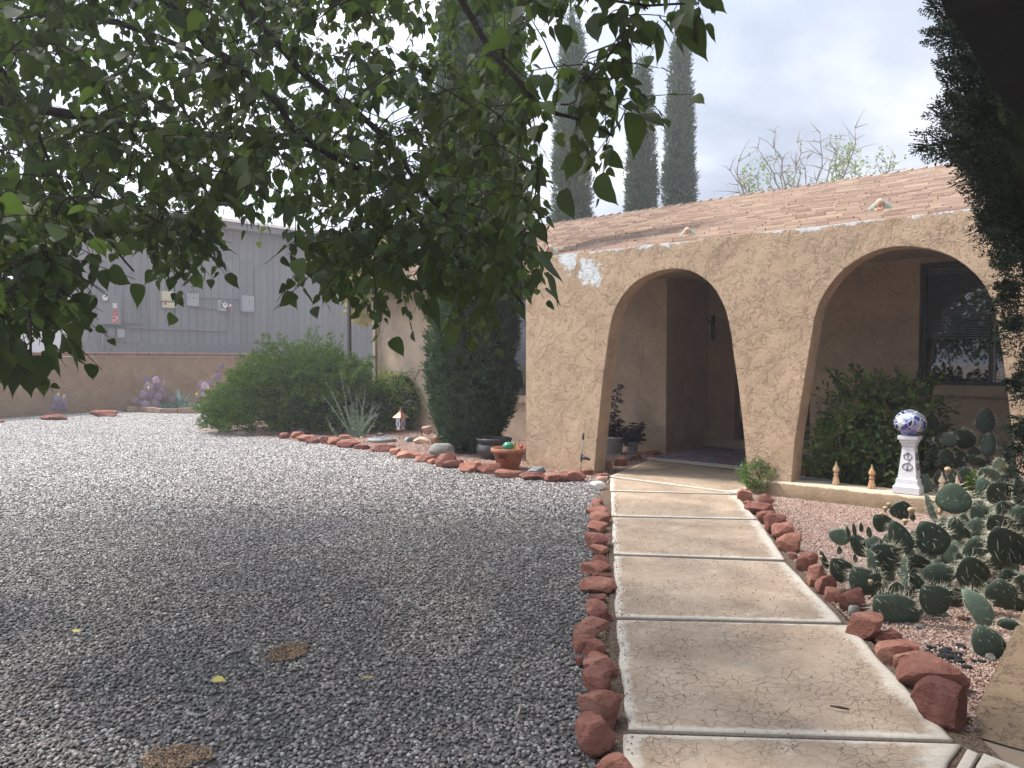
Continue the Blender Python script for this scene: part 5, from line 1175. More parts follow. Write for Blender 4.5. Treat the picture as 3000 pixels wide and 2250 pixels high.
# ------------------------------------------------------------------ cacti
def pad_mesh(name, seed, mat, spn=60, n=14, m_=9):
    r_ = random.Random(seed); mb = MB(); 
    wf = lambda t: .5*(math.sin(math.pi*min(1, t)**.78))**.62
    V = []; F_ = []
    for j in range(m_+1):
        t_ = j/m_; w_ = max(.015, wf(t_)) if 0 < j < m_ else .06*(1 if j == 0 else .6); th = .075*(1-(2*t_-1)**4)+.02
        for k in range(n):
            a_ = 2*math.pi*k/n; V.append((w_*math.cos(a_)*(1+.03*r_.uniform(-1, 1)), th*math.sin(a_)*(.6+.4*abs(math.sin(a_)))+.03*math.sin(t_*3+seed), t_))
    for j in range(m_):
        for k in range(n): k2 = (k+1) % n; F_.append((j*n+k, j*n+k2, (j+1)*n+k2, (j+1)*n+k))
    F_.append(tuple(range(n))[::-1]); F_.append(tuple(m_*n+k for k in range(n)))
    me = bpy.data.meshes.new(name); me.from_pydata(V, [], F_); me.materials.append(mat); me.polygons.foreach_set('use_smooth', [True]*len(F_)); me.update()
    sp = MB()
    for i in range(spn):
        edge = r_.random() < .72; t_ = r_.uniform(.3, 1.0) if edge else r_.uniform(.25, .95)
        if edge: a_ = r_.choice([0, math.pi])+r_.uniform(-.25, .25); f_ = 1.0
        else: a_ = r_.choice([1, -1])*math.pi/2; f_ = r_.uniform(-.8, .8)
        w_ = wf(min(t_, .995)); th = .095*(1-(2*t_-1)**4)
        p_ = Vector((w_*math.cos(a_), th*math.sin(a_)*.6, t_)) if edge else Vector((w_*f_, th*math.sin(a_)*(1-abs(f_)*.6), t_))
        out = (Vector((math.cos(a_), math.sin(a_)*.6, (t_-.5)*.8)) if edge else Vector((f_*.4, math.sin(a_)*1.5, .1)))
        for q in range(2 if edge else 1):
            d = (out+Vector((r_.gauss(0, .45), r_.gauss(0, .45), r_.gauss(0, .45)))).normalized(); b = len(sp.v); L_ = r_.uniform(.12, .34); x = d.orthogonal().normalized()*.0045
            sp.v += [p_+x, p_-x*.5+d.cross(x).normalized()*.005, p_-x*.5-d.cross(x).normalized()*.005, p_+d*L_]; sp.f += [[b, b+1, b+3], [b+1, b+2, b+3], [b+2, b, b+3]]; sp.sm += [False]*3
    ms = bpy.data.meshes.new('spines'); ms.from_pydata([tuple(x) for x in sp.v], [], sp.f); ms.materials.append(M['spine']); ms.update(); return me, ms
PM = {k: [pad_mesh('pad', i*3+j, M[k]) for i in range(4)] for j, k in enumerate(('pad', 'padlight', 'padpurple'))}
def pad(cact, b, tip, width, yaw=0, kind='pad', thick=1.0, spines=True):
    spines = kind != 'padpurple'
    ax = tip-b; Ln = ax.length; z = ax/Ln; toward = Vector((0, 0, HC))-b; toward.z *= .3; y = (toward-z*toward.dot(z)).normalized(); y = Matrix.Rotation(yaw, 3, z) @ y; x = y.cross(z)
    me, ms = random.choice(PM[kind]); o, _ = link('pad', me, None, cact, b)
    Mx = Matrix((x*width, y*max(.045, Ln*.32)*thick*2.6, z*Ln)).transposed().to_4x4(); Mx.translation = b-wl(cact); o.matrix_local = Mx
    if spines:
        s = bpy.data.objects.new('spines', ms); COL.objects.link(s); s.parent = o; s['kind'] = 'stuff'
    return o
def E5(x, y): return (2380+x*.3737, 1350+y*.3737)
def H8(x, y): return (2650+x*.211, 1150+y*.211)
def padlist(cact, lst, conv, scale, kind='pad'):
    for it in lst:
        bx, by, tx, ty, w_, Y = it[:6]; k_ = it[6] if len(it) > 6 else kind
        b = P(*conv(bx, by), Y+.03); tp = P(*conv(tx, ty), Y-.02+random.uniform(-.05, .08)); Ln = (tp-b).length; wd_ = w_*scale/F*Y*1.27
        full = max(wd_, Ln*.62); yaw = math.acos(min(1, wd_/full)) if wd_ < Ln*.5 else random.uniform(-.2, .2)
        pad(cact, b, tp, full if wd_ < Ln*.5 else wd_, random.choice([-1, 1])*yaw*.93 if wd_ < Ln*.5 else yaw, k_)
random.seed(5)
ck = thing('prickly_pear', 'large prickly pear clump of flat green pads spreading over the right gravel bed', 'cactus', G(2720, 1850))
padlist(ck, [(800, 1320, 485, 1060, 265, 4.12), (930, 1345, 965, 1140, 270, 4.2), (1050, 1180, 860, 980, 195, 4.05), (670, 850, 470, 670, 195, 4.5), (470, 1045, 320, 830, 175, 4.4), (745, 735, 625, 465, 135, 4.5), (1020, 730, 850, 475, 195, 4.5), (1110, 418, 1100, 168, 205, 4.9), (1190, 655, 1115, 440, 112, 4.7), (1130, 685, 1030, 425, 150, 5.0, 'padlight'), (300, 628, 125, 560, 108, 4.9, 'padlight'), (1340, 900, 1280, 590, 205, 4.5), (1290, 990, 1215, 750, 195, 4.3), (1000, 980, 960, 795, 215, 4.35), (800, 1085, 800, 880, 140, 4.25), (830, 900, 790, 725, 185, 4.55), (600, 540, 485, 425, 115, 5.0), (690, 460, 715, 315, 140, 5.1), (880, 725, 780, 550, 135, 4.8), (430, 755, 320, 570, 115, 4.9), (480, 700, 500, 590, 125, 4.8), (300, 940, 150, 765, 145, 4.7), (1560, 610, 1390, 430, 165, 4.6), (1620, 800, 1440, 520, 235, 4.3), (1560, 325, 1400, 180, 180, 5.0), (1560, 445, 1480, 315, 130, 4.8), (1640, 520, 1610, 345, 130, 4.7), (1400, 325, 1310, 125, 110, 5.2, 'padlight'), (1440, 195, 1320, 60, 130, 5.4, 'padlight'), (1420, 1285, 1175, 1010, 105, 3.95, 'padlight'), (1445, 1555, 1300, 1285, 190, 3.6), (1540, 1325, 1540, 1230, 130, 3.75), (1490, 1135, 1470, 920, 180, 4.1), (1590, 1000, 1490, 850, 120, 4.3), (1650, 1065, 1640, 890, 120, 4.2), (1150, 1150, 1110, 990, 125, 4.2), (1200, 905, 1130, 715, 60, 4.45), (520, 1035, 450, 690, 60, 4.45), (715, 1015, 732, 740, 28, 4.25), (965, 490, 885, 258, 36, 5.0), (1630, 345, 1600, 110, 55, 4.9), (620, 955, 515, 845, 105, 4.6, 'padlight'), (660, 1055, 660, 950, 95, 4.25), (1090, 825, 1090, 650, 115, 4.7),
    (770, 1330, 720, 1120, 170, 4.45), (1050, 1200, 1080, 1000, 160, 4.5), (1250, 1200, 1200, 980, 170, 4.5), (1400, 1180, 1380, 950, 180, 4.5), (1560, 1250, 1570, 1000, 200, 4.35), (1500, 860, 1440, 720, 150, 4.5, 'padlight'), (1620, 1100, 1600, 900, 160, 4.5), (1660, 760, 1640, 560, 180, 4.5), (1300, 640, 1290, 440, 140, 4.9), (1480, 520, 1360, 360, 120, 5.1), (650, 700, 600, 560, 120, 4.9), (900, 1180, 900, 960, 150, 4.5), (1650, 1500, 1640, 1300, 150, 3.9), (560, 1150, 560, 960, 150, 4.55), (600, 820, 580, 640, 100, 4.95)], E5, .3737)
fr_ = random.Random(9)
for i in range(84):
    bx = fr_.uniform(480, 1640); by = fr_.uniform(430, 1240)
    if by < 1240-(bx-350)*.95 and by < 800: continue
    an = fr_.uniform(-.8, .8); ln = fr_.uniform(150, 230); Y = 4.55+.35*(1230-by)/600+fr_.uniform(.05, .25)
    b = P(*E5(bx, by), Y)
    if b.z < .02: b.z = .02
    pad(ck, b, P(*E5(bx+ln*math.sin(an), by-ln*math.cos(an)), Y+fr_.uniform(-.06, .06)), fr_.uniform(125, 185)*.3737/F*Y, fr_.uniform(-1.1, 1.1), fr_.choice(['pad', 'pad', 'pad', 'padlight']))
for (bx, by, tx, ty, w_) in ((290, 600, 265, 505, 30), (335, 590, 320, 480, 30), (385, 560, 380, 480, 30), (450, 600, 438, 515, 38), (120, 850, 60, 700, 44), (300, 870, 205, 765, 44), (212, 735, 210, 670, 36), (250, 760, 150, 800, 30), (340, 800, 330, 730, 30)):
    pad(ck, P(*E5(bx, by), 4.75), P(*E5(tx, ty), 4.72), w_*.3737/F*4.8*1.1, 0, 'pad')
def bud(cact, px, py, Y, r_, mt):
    r_ *= .72
    c = P(px, py, Y); mb = MB(); mb.lathe(c-Vector((0, 0, r_*1.6)), [(r_*.35, 0), (r_*.6, r_*.8), (r_*.7, r_*1.4)], 8); mb.ball(c, (r_, r_, r_*.8), 8, 6); mb.build('bud', mt, cact)
for (x, y, Y, r_, mt) in ((775, 385, 4.85, .032, 'bud'), (600, 342, 5.0, .024, 'bud'), (572, 372, 5.0, .024, 'bud'), (725, 472, 4.7, .026, 'bud'), (197, 770, 4.7, .02, 'bud'), (66, 752, 4.7, .018, 'bud'), (455, 945, 4.35, .02, 'bud'), (1010, 380, 5.2, .026, 'bud'), (1000, 400, 5.2, .02, 'bud'), (545, 415, 5, .02, 'bud'), (272, 515, 4.75, .012, 'bud'), (375, 490, 4.75, .012, 'bud')): bud(ck, *E5(x, y), Y, r_, M[mt])
pad(ck, P(*E5(790, 470), 4.9), P(*E5(777, 400), 4.87), .035, 0, 'pad'); pad(ck, P(*E5(1110, 175), 4.9), P(*E5(1065, 95), 4.9), .04, 0, 'pad'); bud(ck, *E5(1062, 68), 4.9, .03, M['bud'])
rc = A(4.9, 1.1, 0); ck2 = thing('prickly_pear', 'shaded prickly pear growing against the wall under the dark window', 'cactus', G(2850, 1475))
padlist(ck2, [(1105, 565, 1150, 215, 185, 7.6), (1140, 890, 1205, 555, 140, 7.3), (1090, 755, 1105, 560, 90, 7.7), (945, 755, 700, 510, 205, 7.5), (680, 755, 550, 555, 150, 7.4), (640, 740, 430, 620, 110, 7.6), (970, 885, 960, 755, 130, 7.5), (1080, 1000, 850, 880, 120, 7.3), (1320, 1140, 1310, 900, 135, 6.9, 'padlight'), (1450, 1000, 1420, 795, 90, 7.4), (1560, 1020, 1540, 815, 80, 7.3), (300, 1400, 260, 1130, 150, 7.2), (540, 1280, 480, 1105, 150, 7.2), (390, 525, 380, 280, 135, 7.9), (900, 1250, 820, 1020, 150, 7.2), (1150, 1150, 1150, 900, 150, 7.5), (800, 1050, 760, 800, 160, 7.6), (1480, 1200, 1500, 1000, 150, 7.1), (700, 1300, 640, 1060, 130, 7.1), (1580, 850, 1530, 680, 120, 7.6), (1000, 1250, 1010, 1050, 130, 7.2), (1300, 1300, 1380, 1100, 150, 7.1), (600, 1000, 560, 780, 150, 7.5), (1650, 1350, 1640, 1100, 160, 7.1), (1100, 1450, 1080, 1200, 170, 7.1), (1350, 1500, 1320, 1250, 170, 7.1), (500, 1450, 500, 1250, 120, 7.2)], H8, .211)
# green weed growing among the pads
wc = P(2850, 1480, 5.3); wb = Vector((wc.x, wc.y, 0)); t = thing('feathery_weed', 'feathery bright green weed growing up through the prickly pear', 'plant', wb)
A_ = []; mb = MB()
for i in range(5):
    top = P(2842+random.uniform(-22, 25), random.uniform(1345, 1420), 5.3); ps = [wb.lerp(top, k/16)+Vector((.02*math.sin(k*.7+i), 0, 0)) for k in range(17)]; mb.tube(ps, .004, 4)
    for k in range(5, 17):
        for _ in range(14): A_.append((ps[k], (Vector(rng.normal(size=3))+Vector((0, 0, .9))).normalized(), random.uniform(.03, .06)))
mb.build('stems', M['jun'], t); V, T = cards(np.array([a[0] for a in A_]), np.array([a[1] for a in A_]), .0022, np.array([a[2] for a in A_])); npmesh('leaves', V, T, M['jun'], t)['kind'] = 'stuff'
# violet prickly pears along the boundary wall
def Zc(x, y): return (x*.31646, 1050+y*.31646)
def violet(label, g, lst, fl, Y):
    t = thing('violet_prickly_pear', label, 'cactus', G(*Zc(*g)))
    padlist(t, [(q[0], q[1], q[2], q[3], q[4]*.66)+(Y+random.uniform(-.15, .15),) for q in lst], Zc, .31646, 'padpurple')
    for x, y, m_ in fl: bud(t, *Zc(x, y), Y-.3, .045 if m_ == 'flower' else .028, M[m_])
G0 = G(*Zc(560, 510)).y-.75
violet('small violet prickly pear with yellow buds alone at the boundary wall', (560, 510), [(540, 410, 535, 330, 85), (500, 440, 455, 375, 60), (500, 475, 490, 410, 60), (590, 430, 598, 330, 45), (590, 490, 585, 400, 60), (560, 500, 540, 400, 60), (610, 495, 600, 430, 45)], [(541, 330, 'flower'), (595, 302, 'bud'), (590, 335, 'bud'), (506, 338, 'bud'), (590, 350, 'flower')], G0+.1)
G1 = G(*Zc(1370, 465)).y-.8
violet('tall violet prickly pear in the middle of the planter', (1370, 465), [(1350, 240, 1355, 165, 70), (1440, 240, 1450, 165, 75), (1380, 300, 1370, 220, 100), (1450, 300, 1445, 215, 90), (1520, 280, 1518, 205, 26), (1525, 210, 1515, 160, 20), (1340, 370, 1310, 300, 90), (1390, 380, 1395, 290, 100), (1270, 410, 1240, 365, 75), (1310, 440, 1310, 390, 70), (1490, 340, 1500, 280, 80), (1470, 390, 1460, 320, 90), (1530, 380, 1540, 330, 60), (1450, 460, 1430, 380, 90), (1350, 460, 1350, 390, 90), (1590, 400, 1600, 340, 60)], [(1375, 270, 'flower'), (1410, 200, 'bud'), (1360, 212, 'bud'), (1440, 222, 'bud'), (1470, 222, 'bud'), (1525, 208, 'bud'), (1340, 285, 'bud'), (1316, 292, 'bud'), (1225, 348, 'bud'), (1210, 380, 'bud'), (1263, 312, 'bud')], G1)
violet('violet prickly pear with many buds beside the big juniper', (1880, 460), [(1860, 260, 1850, 205, 60), (1900, 290, 1895, 215, 80), (1940, 270, 1945, 205, 75), (1870, 340, 1865, 270, 70), (1890, 380, 1890, 300, 80), (1950, 390, 1940, 330, 80), (1840, 410, 1830, 350, 60), (1900, 460, 1900, 380, 100), (1980, 440, 1990, 370, 70), (2050, 100, 2055, 40, 60), (2030, 150, 2010, 100, 55), (1990, 210, 2000, 140, 60), (2020, 200, 2030, 130, 70)], [(1928, 270, 'flower'), (1885, 200, 'bud'), (1915, 192, 'bud'), (1860, 210, 'bud'), (1820, 270, 'bud'), (1830, 322, 'bud'), (1820, 330, 'flower'), (1845, 345, 'bud'), (1915, 345, 'bud'), (1960, 170, 'bud'), (2015, 95, 'bud'), (1990, 240, 'bud'), (1940, 405, 'bud')], G1+.1)
for (x, y, lab) in ((1470, 450, 'blue green agave in the planter beside the tall violet cactus'), (1670, 440, 'blue green agave in the middle of the planter')):
    g = G(*Zc(x, 462)); g.z = .05; t = thing('agave', lab, 'plant', g); V_ = []; Pn = []; Dn = []; m_ = 26
    an = rng.uniform(0, 6.28, m_); el = rng.uniform(.1, 1.2, m_); Dn = np.stack([np.cos(an)*np.cos(el), np.sin(an)*np.cos(el), np.sin(el)], 1); V, T = cards(np.tile(np.array(g), (m_, 1)), Dn, .05, rng.uniform(.4, .62, m_), np.tile([0, 0, 1.], (m_, 1)), .3); npmesh('leaves', V, T, M['agave'], t)
gc = [G(*Zc(x, y)) for x, y in ((1240, 470), (2030, 478))]; m_ = 900
Pn = np.array([gc[0].lerp(gc[1], rng.random()) for _ in range(m_)])+np.stack([np.zeros(m_), rng.uniform(.1, .8, m_), np.full(m_, .03)], 1)
V, T = cards(Pn, unit(rng.normal(size=(m_, 3))*.6+np.array([0, 0, 1.])), .015, rng.uniform(.06, .2, m_)); o = npmesh('planter_ground_cover', V, T, M['agave'], None, gc[0]); tag(o, 'low pale green ground cover inside the planter', 'ground cover', kind='stuff')
m_ = 90; Pn = Pn[:m_]+np.array([0, 0, .15]); V, T = cards(Pn, unit(rng.normal(size=(m_, 3))), .02, .045); o = npmesh('tiny_flowers', V, T, M['bud'], None, gc[0]); tag(o, 'tiny cream flowers above the planter ground cover', 'flowers', kind='stuff')
# ------------------------------------------------------------------ dark juniper beside the camera pier
def dark_juniper():
    tmpl_P = []; tmpl_D = []; tmpl_L = []
    r_ = np.random.default_rng(4)
    def br(p, d, ln, lev):
        n = 6; 
        for k in range(n):
            q = p+d*ln*(k/n); tmpl_P.append(q); tmpl_D.append(d); tmpl_L.append(ln/n*1.6)
            if lev > 0 and k > 0:
                for s_ in (-1, 1):
                    a_ = s_*r_.uniform(.55, .85); c_, s2 = math.cos(a_), math.sin(a_); d2 = np.array([d[0]*c_-d[1]*s2, d[0]*s2+d[1]*c_, r_.normal()*.12]); br(q, unit(d2), ln*(.5-.045*k)*r_.uniform(.8, 1.2), lev-1)
    br(np.zeros(3), np.array([1., 0, 0]), 1.0, 2)
    tp, td, tl = np.array(tmpl_P), np.array(tmpl_D), np.array(tmpl_L)
    c = Vector((3.0, 4.15, 0)); t = thing('dark_juniper', 'dark feathery juniper hanging over the house beside the near pier', 'tree', c)
    MB().tube([c, c+Vector((0, 0, 2)), c+Vector((.05, 0, 4.6))], [.14, .11, .04], 10).build('trunk', M['bark'], t)
    def xl(py): return np.interp(py, [-200, 0, 60, 130, 180, 240, 330, 430, 470, 540, 620, 700, 800, 925, 1000, 1115, 1180, 1250, 1330, 1420], [2790, 2800, 2800, 2790, 2850, 2860, 2840, 2820, 2820, 2840, 2870, 2875, 2915, 2900, 2915, 2940, 2975, 2965, 3010, 3060])
    parts = []; n = 900
    cz = np.array(c)
    for i in range(n):
        z = rng.uniform(.75, 4.3) if rng.random() < .4 else rng.uniform(2.2, 4.3); py = 1051-(z-HC)/4.0*F; xe = (xl(py)-1500)/F*4.15; rad = max(.12, c.x-xe)
        th = rng.uniform(math.pi*.55, math.pi*1.75) if rng.random() < .8 else rng.uniform(0, 6.28)
        L_ = rng.uniform(.14, .30); rr = max(.02, rad*rng.uniform(.5, 1.0)-L_*.85); p_ = cz+np.array([math.cos(th)*rr, math.sin(th)*rr*.8, z])
        X = unit(np.array([math.cos(th), math.sin(th), rng.uniform(-.75, .45)])); Zv = unit(rng.normal(size=3)); Yv = unit(np.cross(Zv, X)); Zv = np.cross(X, Yv); Rm = np.stack([X, Yv, Zv], 0)
        sel = rng.random(len(tp)) < .42
        parts.append((p_+tp[sel] @ Rm*L_, td[sel] @ Rm, tl[sel]*L_*1.1))
    for (bx, by, tx, ty) in ((2900, 60, 2712, 28), (2890, 110, 2712, 108), (2880, 90, 2745, 60), (2900, 150, 2752, 150), (2890, 230, 2815, 170), (2900, 330, 2750, 225), (2930, 380, 2755, 300), (2940, 430, 2735, 345), (2950, 440, 2692, 432), (2930, 430, 2760, 460), (2960, 500, 2790, 440), (2960, 560, 2815, 482), (2970, 620, 2850, 560), (2985, 700, 2880, 690), (3000, 840, 2905, 880), (3010, 950, 2925, 960), (3010, 1100, 2945, 1140), (2960, 360, 2780, 330), (2950, 300, 2800, 250), (2990, 650, 2870, 640), (2990, 780, 2900, 770), (3010, 1230, 2960, 1260)):
        for q_ in range(3):
            Yq = rng.uniform(3.7, 4.2); b0 = np.array(P(bx, by+rng.normal()*14, Yq)); t0 = np.array(P(tx+q_*14, ty+rng.normal()*16, Yq+rng.normal()*.08)); L_ = np.linalg.norm(t0-b0)*1.05; X = unit(t0-b0)
            Zv = unit(np.array([0, -1, 0.])+rng.normal(size=3)*.4); Yv = unit(np.cross(Zv, X)); Zv = np.cross(X, Yv); Rm = np.stack([X, Yv, Zv], 0); sel = rng.random(len(tp)) < .8
            parts.append((b0+tp[sel]*np.array([1, .75, 1]) @ Rm*L_, td[sel] @ Rm, tl[sel]*L_*.9))
    Pn = np.concatenate([a[0] for a in parts]); Dn = np.concatenate([a[1] for a in parts]); Ln = np.concatenate([a[2] for a in parts]); print('dark juniper cards', len(Pn))
    V, T = cards(Pn, Dn, .0052, Ln); npmesh('crown', V, T, M['dkjun'], t)
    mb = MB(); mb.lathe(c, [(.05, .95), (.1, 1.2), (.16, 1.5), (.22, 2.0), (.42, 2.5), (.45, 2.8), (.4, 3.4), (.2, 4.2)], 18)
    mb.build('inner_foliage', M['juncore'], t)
dark_juniper()
# ------------------------------------------------------------------ trees beyond the roof
def baretree():
    c = P(2370, 1051, 27); c.z = 0; t = thing('sparse_tree', 'half bare tree with pale branches and sparse leaves beyond the roof ridge', 'tree', c); mb = MB(); Lf = []
    def Pq(px, py): return P(px, py, 27)
    base = c+Vector((0, 0, 3)); mb.tube([c, base], [.2, .16], 8)
    ends = [(2130, 510, 0), (2160, 540, 0), (2150, 480, 0), (2230, 440, 0), (2255, 415, 0), (2190, 500, 1), (2270, 470, 1), (2330, 480, 0), (2300, 450, 0), (2360, 405, 0), (2430, 420, 0), (2400, 395, 0), (2480, 395, 0), (2500, 430, 1), (2540, 470, 1), (2460, 470, 1), (2560, 500, 1), (2600, 470, 0), (2420, 500, 1), (2230, 520, 1), (2330, 520, 1), (2215, 560, 1), (2380, 450, 0), (2520, 520, 1), (2465, 400, 0)]
    for (px, py, leafy) in ends:
        e_ = Pq(px, py)+Vector((0, rng.uniform(-1, 1), 0)); mid_ = base.lerp(e_, .5)+Vector((rng.normal()*.3, 0, .3)); ps = [base.lerp(mid_, k/14).lerp(mid_.lerp(e_, k/14), k/14)+Vector((rng.normal()*.05, 0, rng.normal()*.05)) for k in range(15)]; mb.tube(ps, [.07-.0042*k for k in range(15)], 5)
        for k in range(6, 15):
            for _ in range(2):
                d = Vector((rng.normal(), rng.normal()*.5, rng.uniform(0, 1.4))).normalized(); q = ps[k]; q2 = q+d*rng.uniform(.3, .9); mb.tube([q, q.lerp(q2, .5)+Vector((rng.normal()*.05, 0, .03)), q2], [.016, .011, .005], 4)
                if leafy:
                    for _ in range(10): Lf.append(q.lerp(q2, rng.random())+Vector(rng.normal(size=3))*.12)
                elif rng.random() < .1:
                    for _ in range(4): Lf.append(q.lerp(q2, rng.random())+Vector(rng.normal(size=3))*.08)
    mb.build('trunk', M['deadwood'], t); m_ = len(Lf); V, T = cards(np.array(Lf), unit(rng.normal(size=(m_, 3))), .04, .12); npmesh('crown', V, T, M['backtree'], t)
baretree()
def bgtree(px, Y, z, rad, mat, label, n=5000, size=.16):
    c = P(px, 1051, Y); c.z = 0; t = thing('garden_tree', label, 'tree', c); MB().tube([c, c+Vector((0, 0, z))], [.18, .08], 8).build('trunk', M['bark'], t)
    d = unit(rng.normal(size=(n, 3))); lump = np.array([1+.4*noise.noise(Vector(q)*2.2+Vector((px, 0, 0)))+.2*noise.noise(Vector(q)*6) for q in d]); Pn = np.array([c.x, c.y, z])+d*np.array(rad)*(lump*rng.uniform(.5, 1, n)**.5)[:, None]
    V, T = cards(Pn, unit(d*.3+rng.normal(size=(n, 3))), size*.33, size*rng.uniform(.6, 1.2, n)); npmesh('crown', V, T, mat, t)
bgtree(1120, 24, 3.9, (1.3, 1.2, 1.5), M['autumn'], 'golden green tree behind the left end of the roof')
bgtree(40, 40, 3.8, (4, 2, 1.7), M['backtree'], 'pale green tree behind the brick house at the far left', 4000, .25)
# ------------------------------------------------------------------ mulberry tree
def mulberry():
    tb = Vector((-5.3, 5.0, 0)); t = thing('mulberry_tree', 'large mulberry tree whose leafy drooping branches fill the upper left', 'tree', tb)
    tt = tb+Vector((.35, 0, 2.5)); MB().tube([tb, tb+Vector((.05, 0, .8)), tb+Vector((.2, 0, 1.8)), tt], [.26, .2, .18, .17], 14).build('trunk', M['bark'], t)
    limbs = [
     ([P(-300, 200, 5.0), P(0, 290, 4.6), P(230, 345, 4.6), P(450, 385, 4.8), P(700, 402, 5.2), P(900, 430, 5.6), P(1100, 480, 6.0)], .055, .012),
     ([Vector((-4.2, 4.7, 3.4)), Vector((-3.2, 4.5, 4.1)), P(480, 0, 4.5), P(600, 130, 4.5), P(720, 210, 4.5), P(800, 290, 4.4), P(855, 385, 4.4), P(960, 450, 4.4), P(1100, 520, 4.6), P(1210, 620, 4.8), P(1350, 760, 5.0), P(1440, 860, 5.0)], .06, .008),
     ([Vector((-4.2, 4.3, 3.5)), Vector((-2.8, 4.1, 4.4)), P(640, -60, 4.2), P(760, 60, 4.2), P(860, 190, 4.1), P(960, 270, 4.1), P(1100, 385, 4.0), P(1200, 500, 4.0), P(1300, 620, 4.0), P(1430, 780, 3.9), P(1545, 900, 3.8)], .06, .006),
     ([Vector((-2.8, 4.1, 4.4)), Vector((-1.4, 3.6, 4.2)), P(1250, -120, 3.3), P(1400, 90, 3.2), P(1500, 220, 3.1), P(1590, 320, 3.1), P(1700, 360, 3.1), P(1800, 400, 3.1)], .035, .005),
     ([P(230, 345, 4.6), P(330, 540, 4.4), P(430, 630, 4.3), P(560, 700, 4.2), P(640, 770, 4.2)], .018, .005),
     ([Vector((-4.0, 4.0, 3.1)), Vector((-3.2, 3.4, 2.9)), P(-200, 500, 3.1), P(0, 700, 3.0), P(70, 900, 2.9), P(90, 1050, 2.8)], .03, .004),
     ([Vector((-1.4, 3.6, 4.2)), Vector((-.4, 3.2, 3.6)), P(1500, -100, 3.1), P(1800, -10, 3.1), P(2040, 20, 3.2)], .02, .004),
     ([Vector((-4.0, 4.6, 3.2)), P(-100, 100, 3.9), P(200, 560, 4.1), P(400, 790, 4.2)], .03, .005),
     ([Vector((-4.2, 5.6, 3.3)), P(300, 60, 6.5), P(800, 300, 7.0), P(1150, 560, 7.5), P(1300, 700, 7.6)], .05, .008),
     ([Vector((-3.2, 4.5, 4.1)), Vector((-2.6, 3.2, 4.8)), Vector((-1.6, 1.4, 4.9)), Vector((-.6, -.3, 4.5))], .05, .01),
     ([Vector((-4.6, 4.2, 3.3)), Vector((-4.0, 2.6, 4.2)), Vector((-3.4, .8, 4.4)), Vector((-2.6, -.8, 4.0))], .05, .01),
     ([Vector((-4.9, 5.4, 3.3)), Vector((-5.0, 7.0, 4.5)), Vector((-4.6, 8.6, 4.8))], .05, .01)]
    nodes = []; 
    for pts, r0, r1 in limbs:
        s = 0; n = len(pts); ps = []
        full = [tt]+pts if (pts[0]-tt).length < 2.8 and r0 >= .03 else pts
        for i in range(len(full)-1):
            p0, p1, p2, p3 = full[max(i-1, 0)], full[i], full[i+1], full[min(i+2, len(full)-1)]; k_ = max(3, int((p2-p1).length/.12))
            for j in range(k_):
                u_ = j/k_; ps.append(.5*((2*p1)+(p2-p0)*u_+(2*p0-5*p1+4*p2-p3)*u_*u_+(3*p1-p0-3*p2+p3)*u_**3))
        ps.append(full[-1]); m_ = len(ps)
        mb = MB(); wob = [p_+Vector((noise.noise(p_*3), noise.noise(p_*3+Vector((9, 0, 0))), noise.noise(p_*3+Vector((0, 9, 0)))))*.035 for p_ in ps]
        mb.tube(wob, [r0+(r1-r0)*(k/(m_-1))**.8 for k in range(m_)], 9); mb.build('limb', M['bark'], t)
        nodes += wob[::2]
    # twig targets inside the visible veil of foliage
    polyg = [(-260, -300), (2100, -300), (2075, 60), (2050, 150), (1990, 170), (1930, 130), (1880, 120), (1790, 70), (1700, 95), (1640, 140), (1580, 110), (1560, 230), (1640, 260), (1710, 250), (1780, 160), (1860, 170), (1890, 230), (1850, 330), (1870, 430), (1830, 560), (1750, 560), (1650, 520), (1580, 520), (1575, 640), (1640, 740), (1640, 860), (1560, 840), (1480, 860), (1430, 960), (1340, 960), (1270, 830), (1240, 800), (1220, 930), (1130, 980), (1080, 840), (1010, 880), (950, 920), (920, 740), (850, 650), (760, 670), (690, 650), (640, 700), (640, 790), (560, 850), (490, 890), (430, 800), (440, 700), (370, 770), (300, 760), (220, 740), (200, 820), (230, 880), (210, 1000), (120, 990), (100, 1080), (0, 1090), (-260, 1150)]
    pg = np.array(polyg, float)
    def inside(x, y):
        c_ = False; j = len(pg)-1
        for i in range(len(pg)):
            if (pg[i, 1] > y) != (pg[j, 1] > y) and x < (pg[j, 0]-pg[i, 0])*(y-pg[i, 1])/(pg[j, 1]-pg[i, 1])+pg[i, 0]: c_ = not c_
            j = i
        return c_
    holes = [(560, 110, 85), (230, 260, 70), (400, 30, 60), (420, 510, 45), (890, 640, 60), (680, 320, 45), (330, 500, 45), (520, 260, 55), (850, 220, 40), (1180, 130, 60), (1120, 300, 40), (700, 560, 40), (1400, 60, 60), (60, 620, 0), (1080, 50, 50), (300, 130, 50), (960, 90, 40), (1000, 600, 40), (800, 480, 45)]
    targets = []
    while len(targets) < 2350:
        x = rng.uniform(-240, 2090); y = rng.uniform(-280, 1130)
        if x < 260 and y > 560: Y = rng.uniform(2.6, 4.0)
        elif x > 1540: Y = rng.uniform(2.8, 3.7)
        elif y > 640: Y = rng.choice([rng.uniform(3.4, 5.0), rng.uniform(5.0, 6.4)], p=[.75, .25])
        else: Y = rng.uniform(3.2, 8.5)
        drp = (.21 if (180 < x < 800 and y > 560) or x > 1600 else .145)/Y*F
        if not inside(x, y+drp) or not inside(x+25, y+drp*.3) : continue
        if x > 1545 and (rng.random() < .74 or (x > 1890 and y > 60)): continue
        if 1010 < x < 1250 and 720 < y < 930 and rng.random() < .5: continue
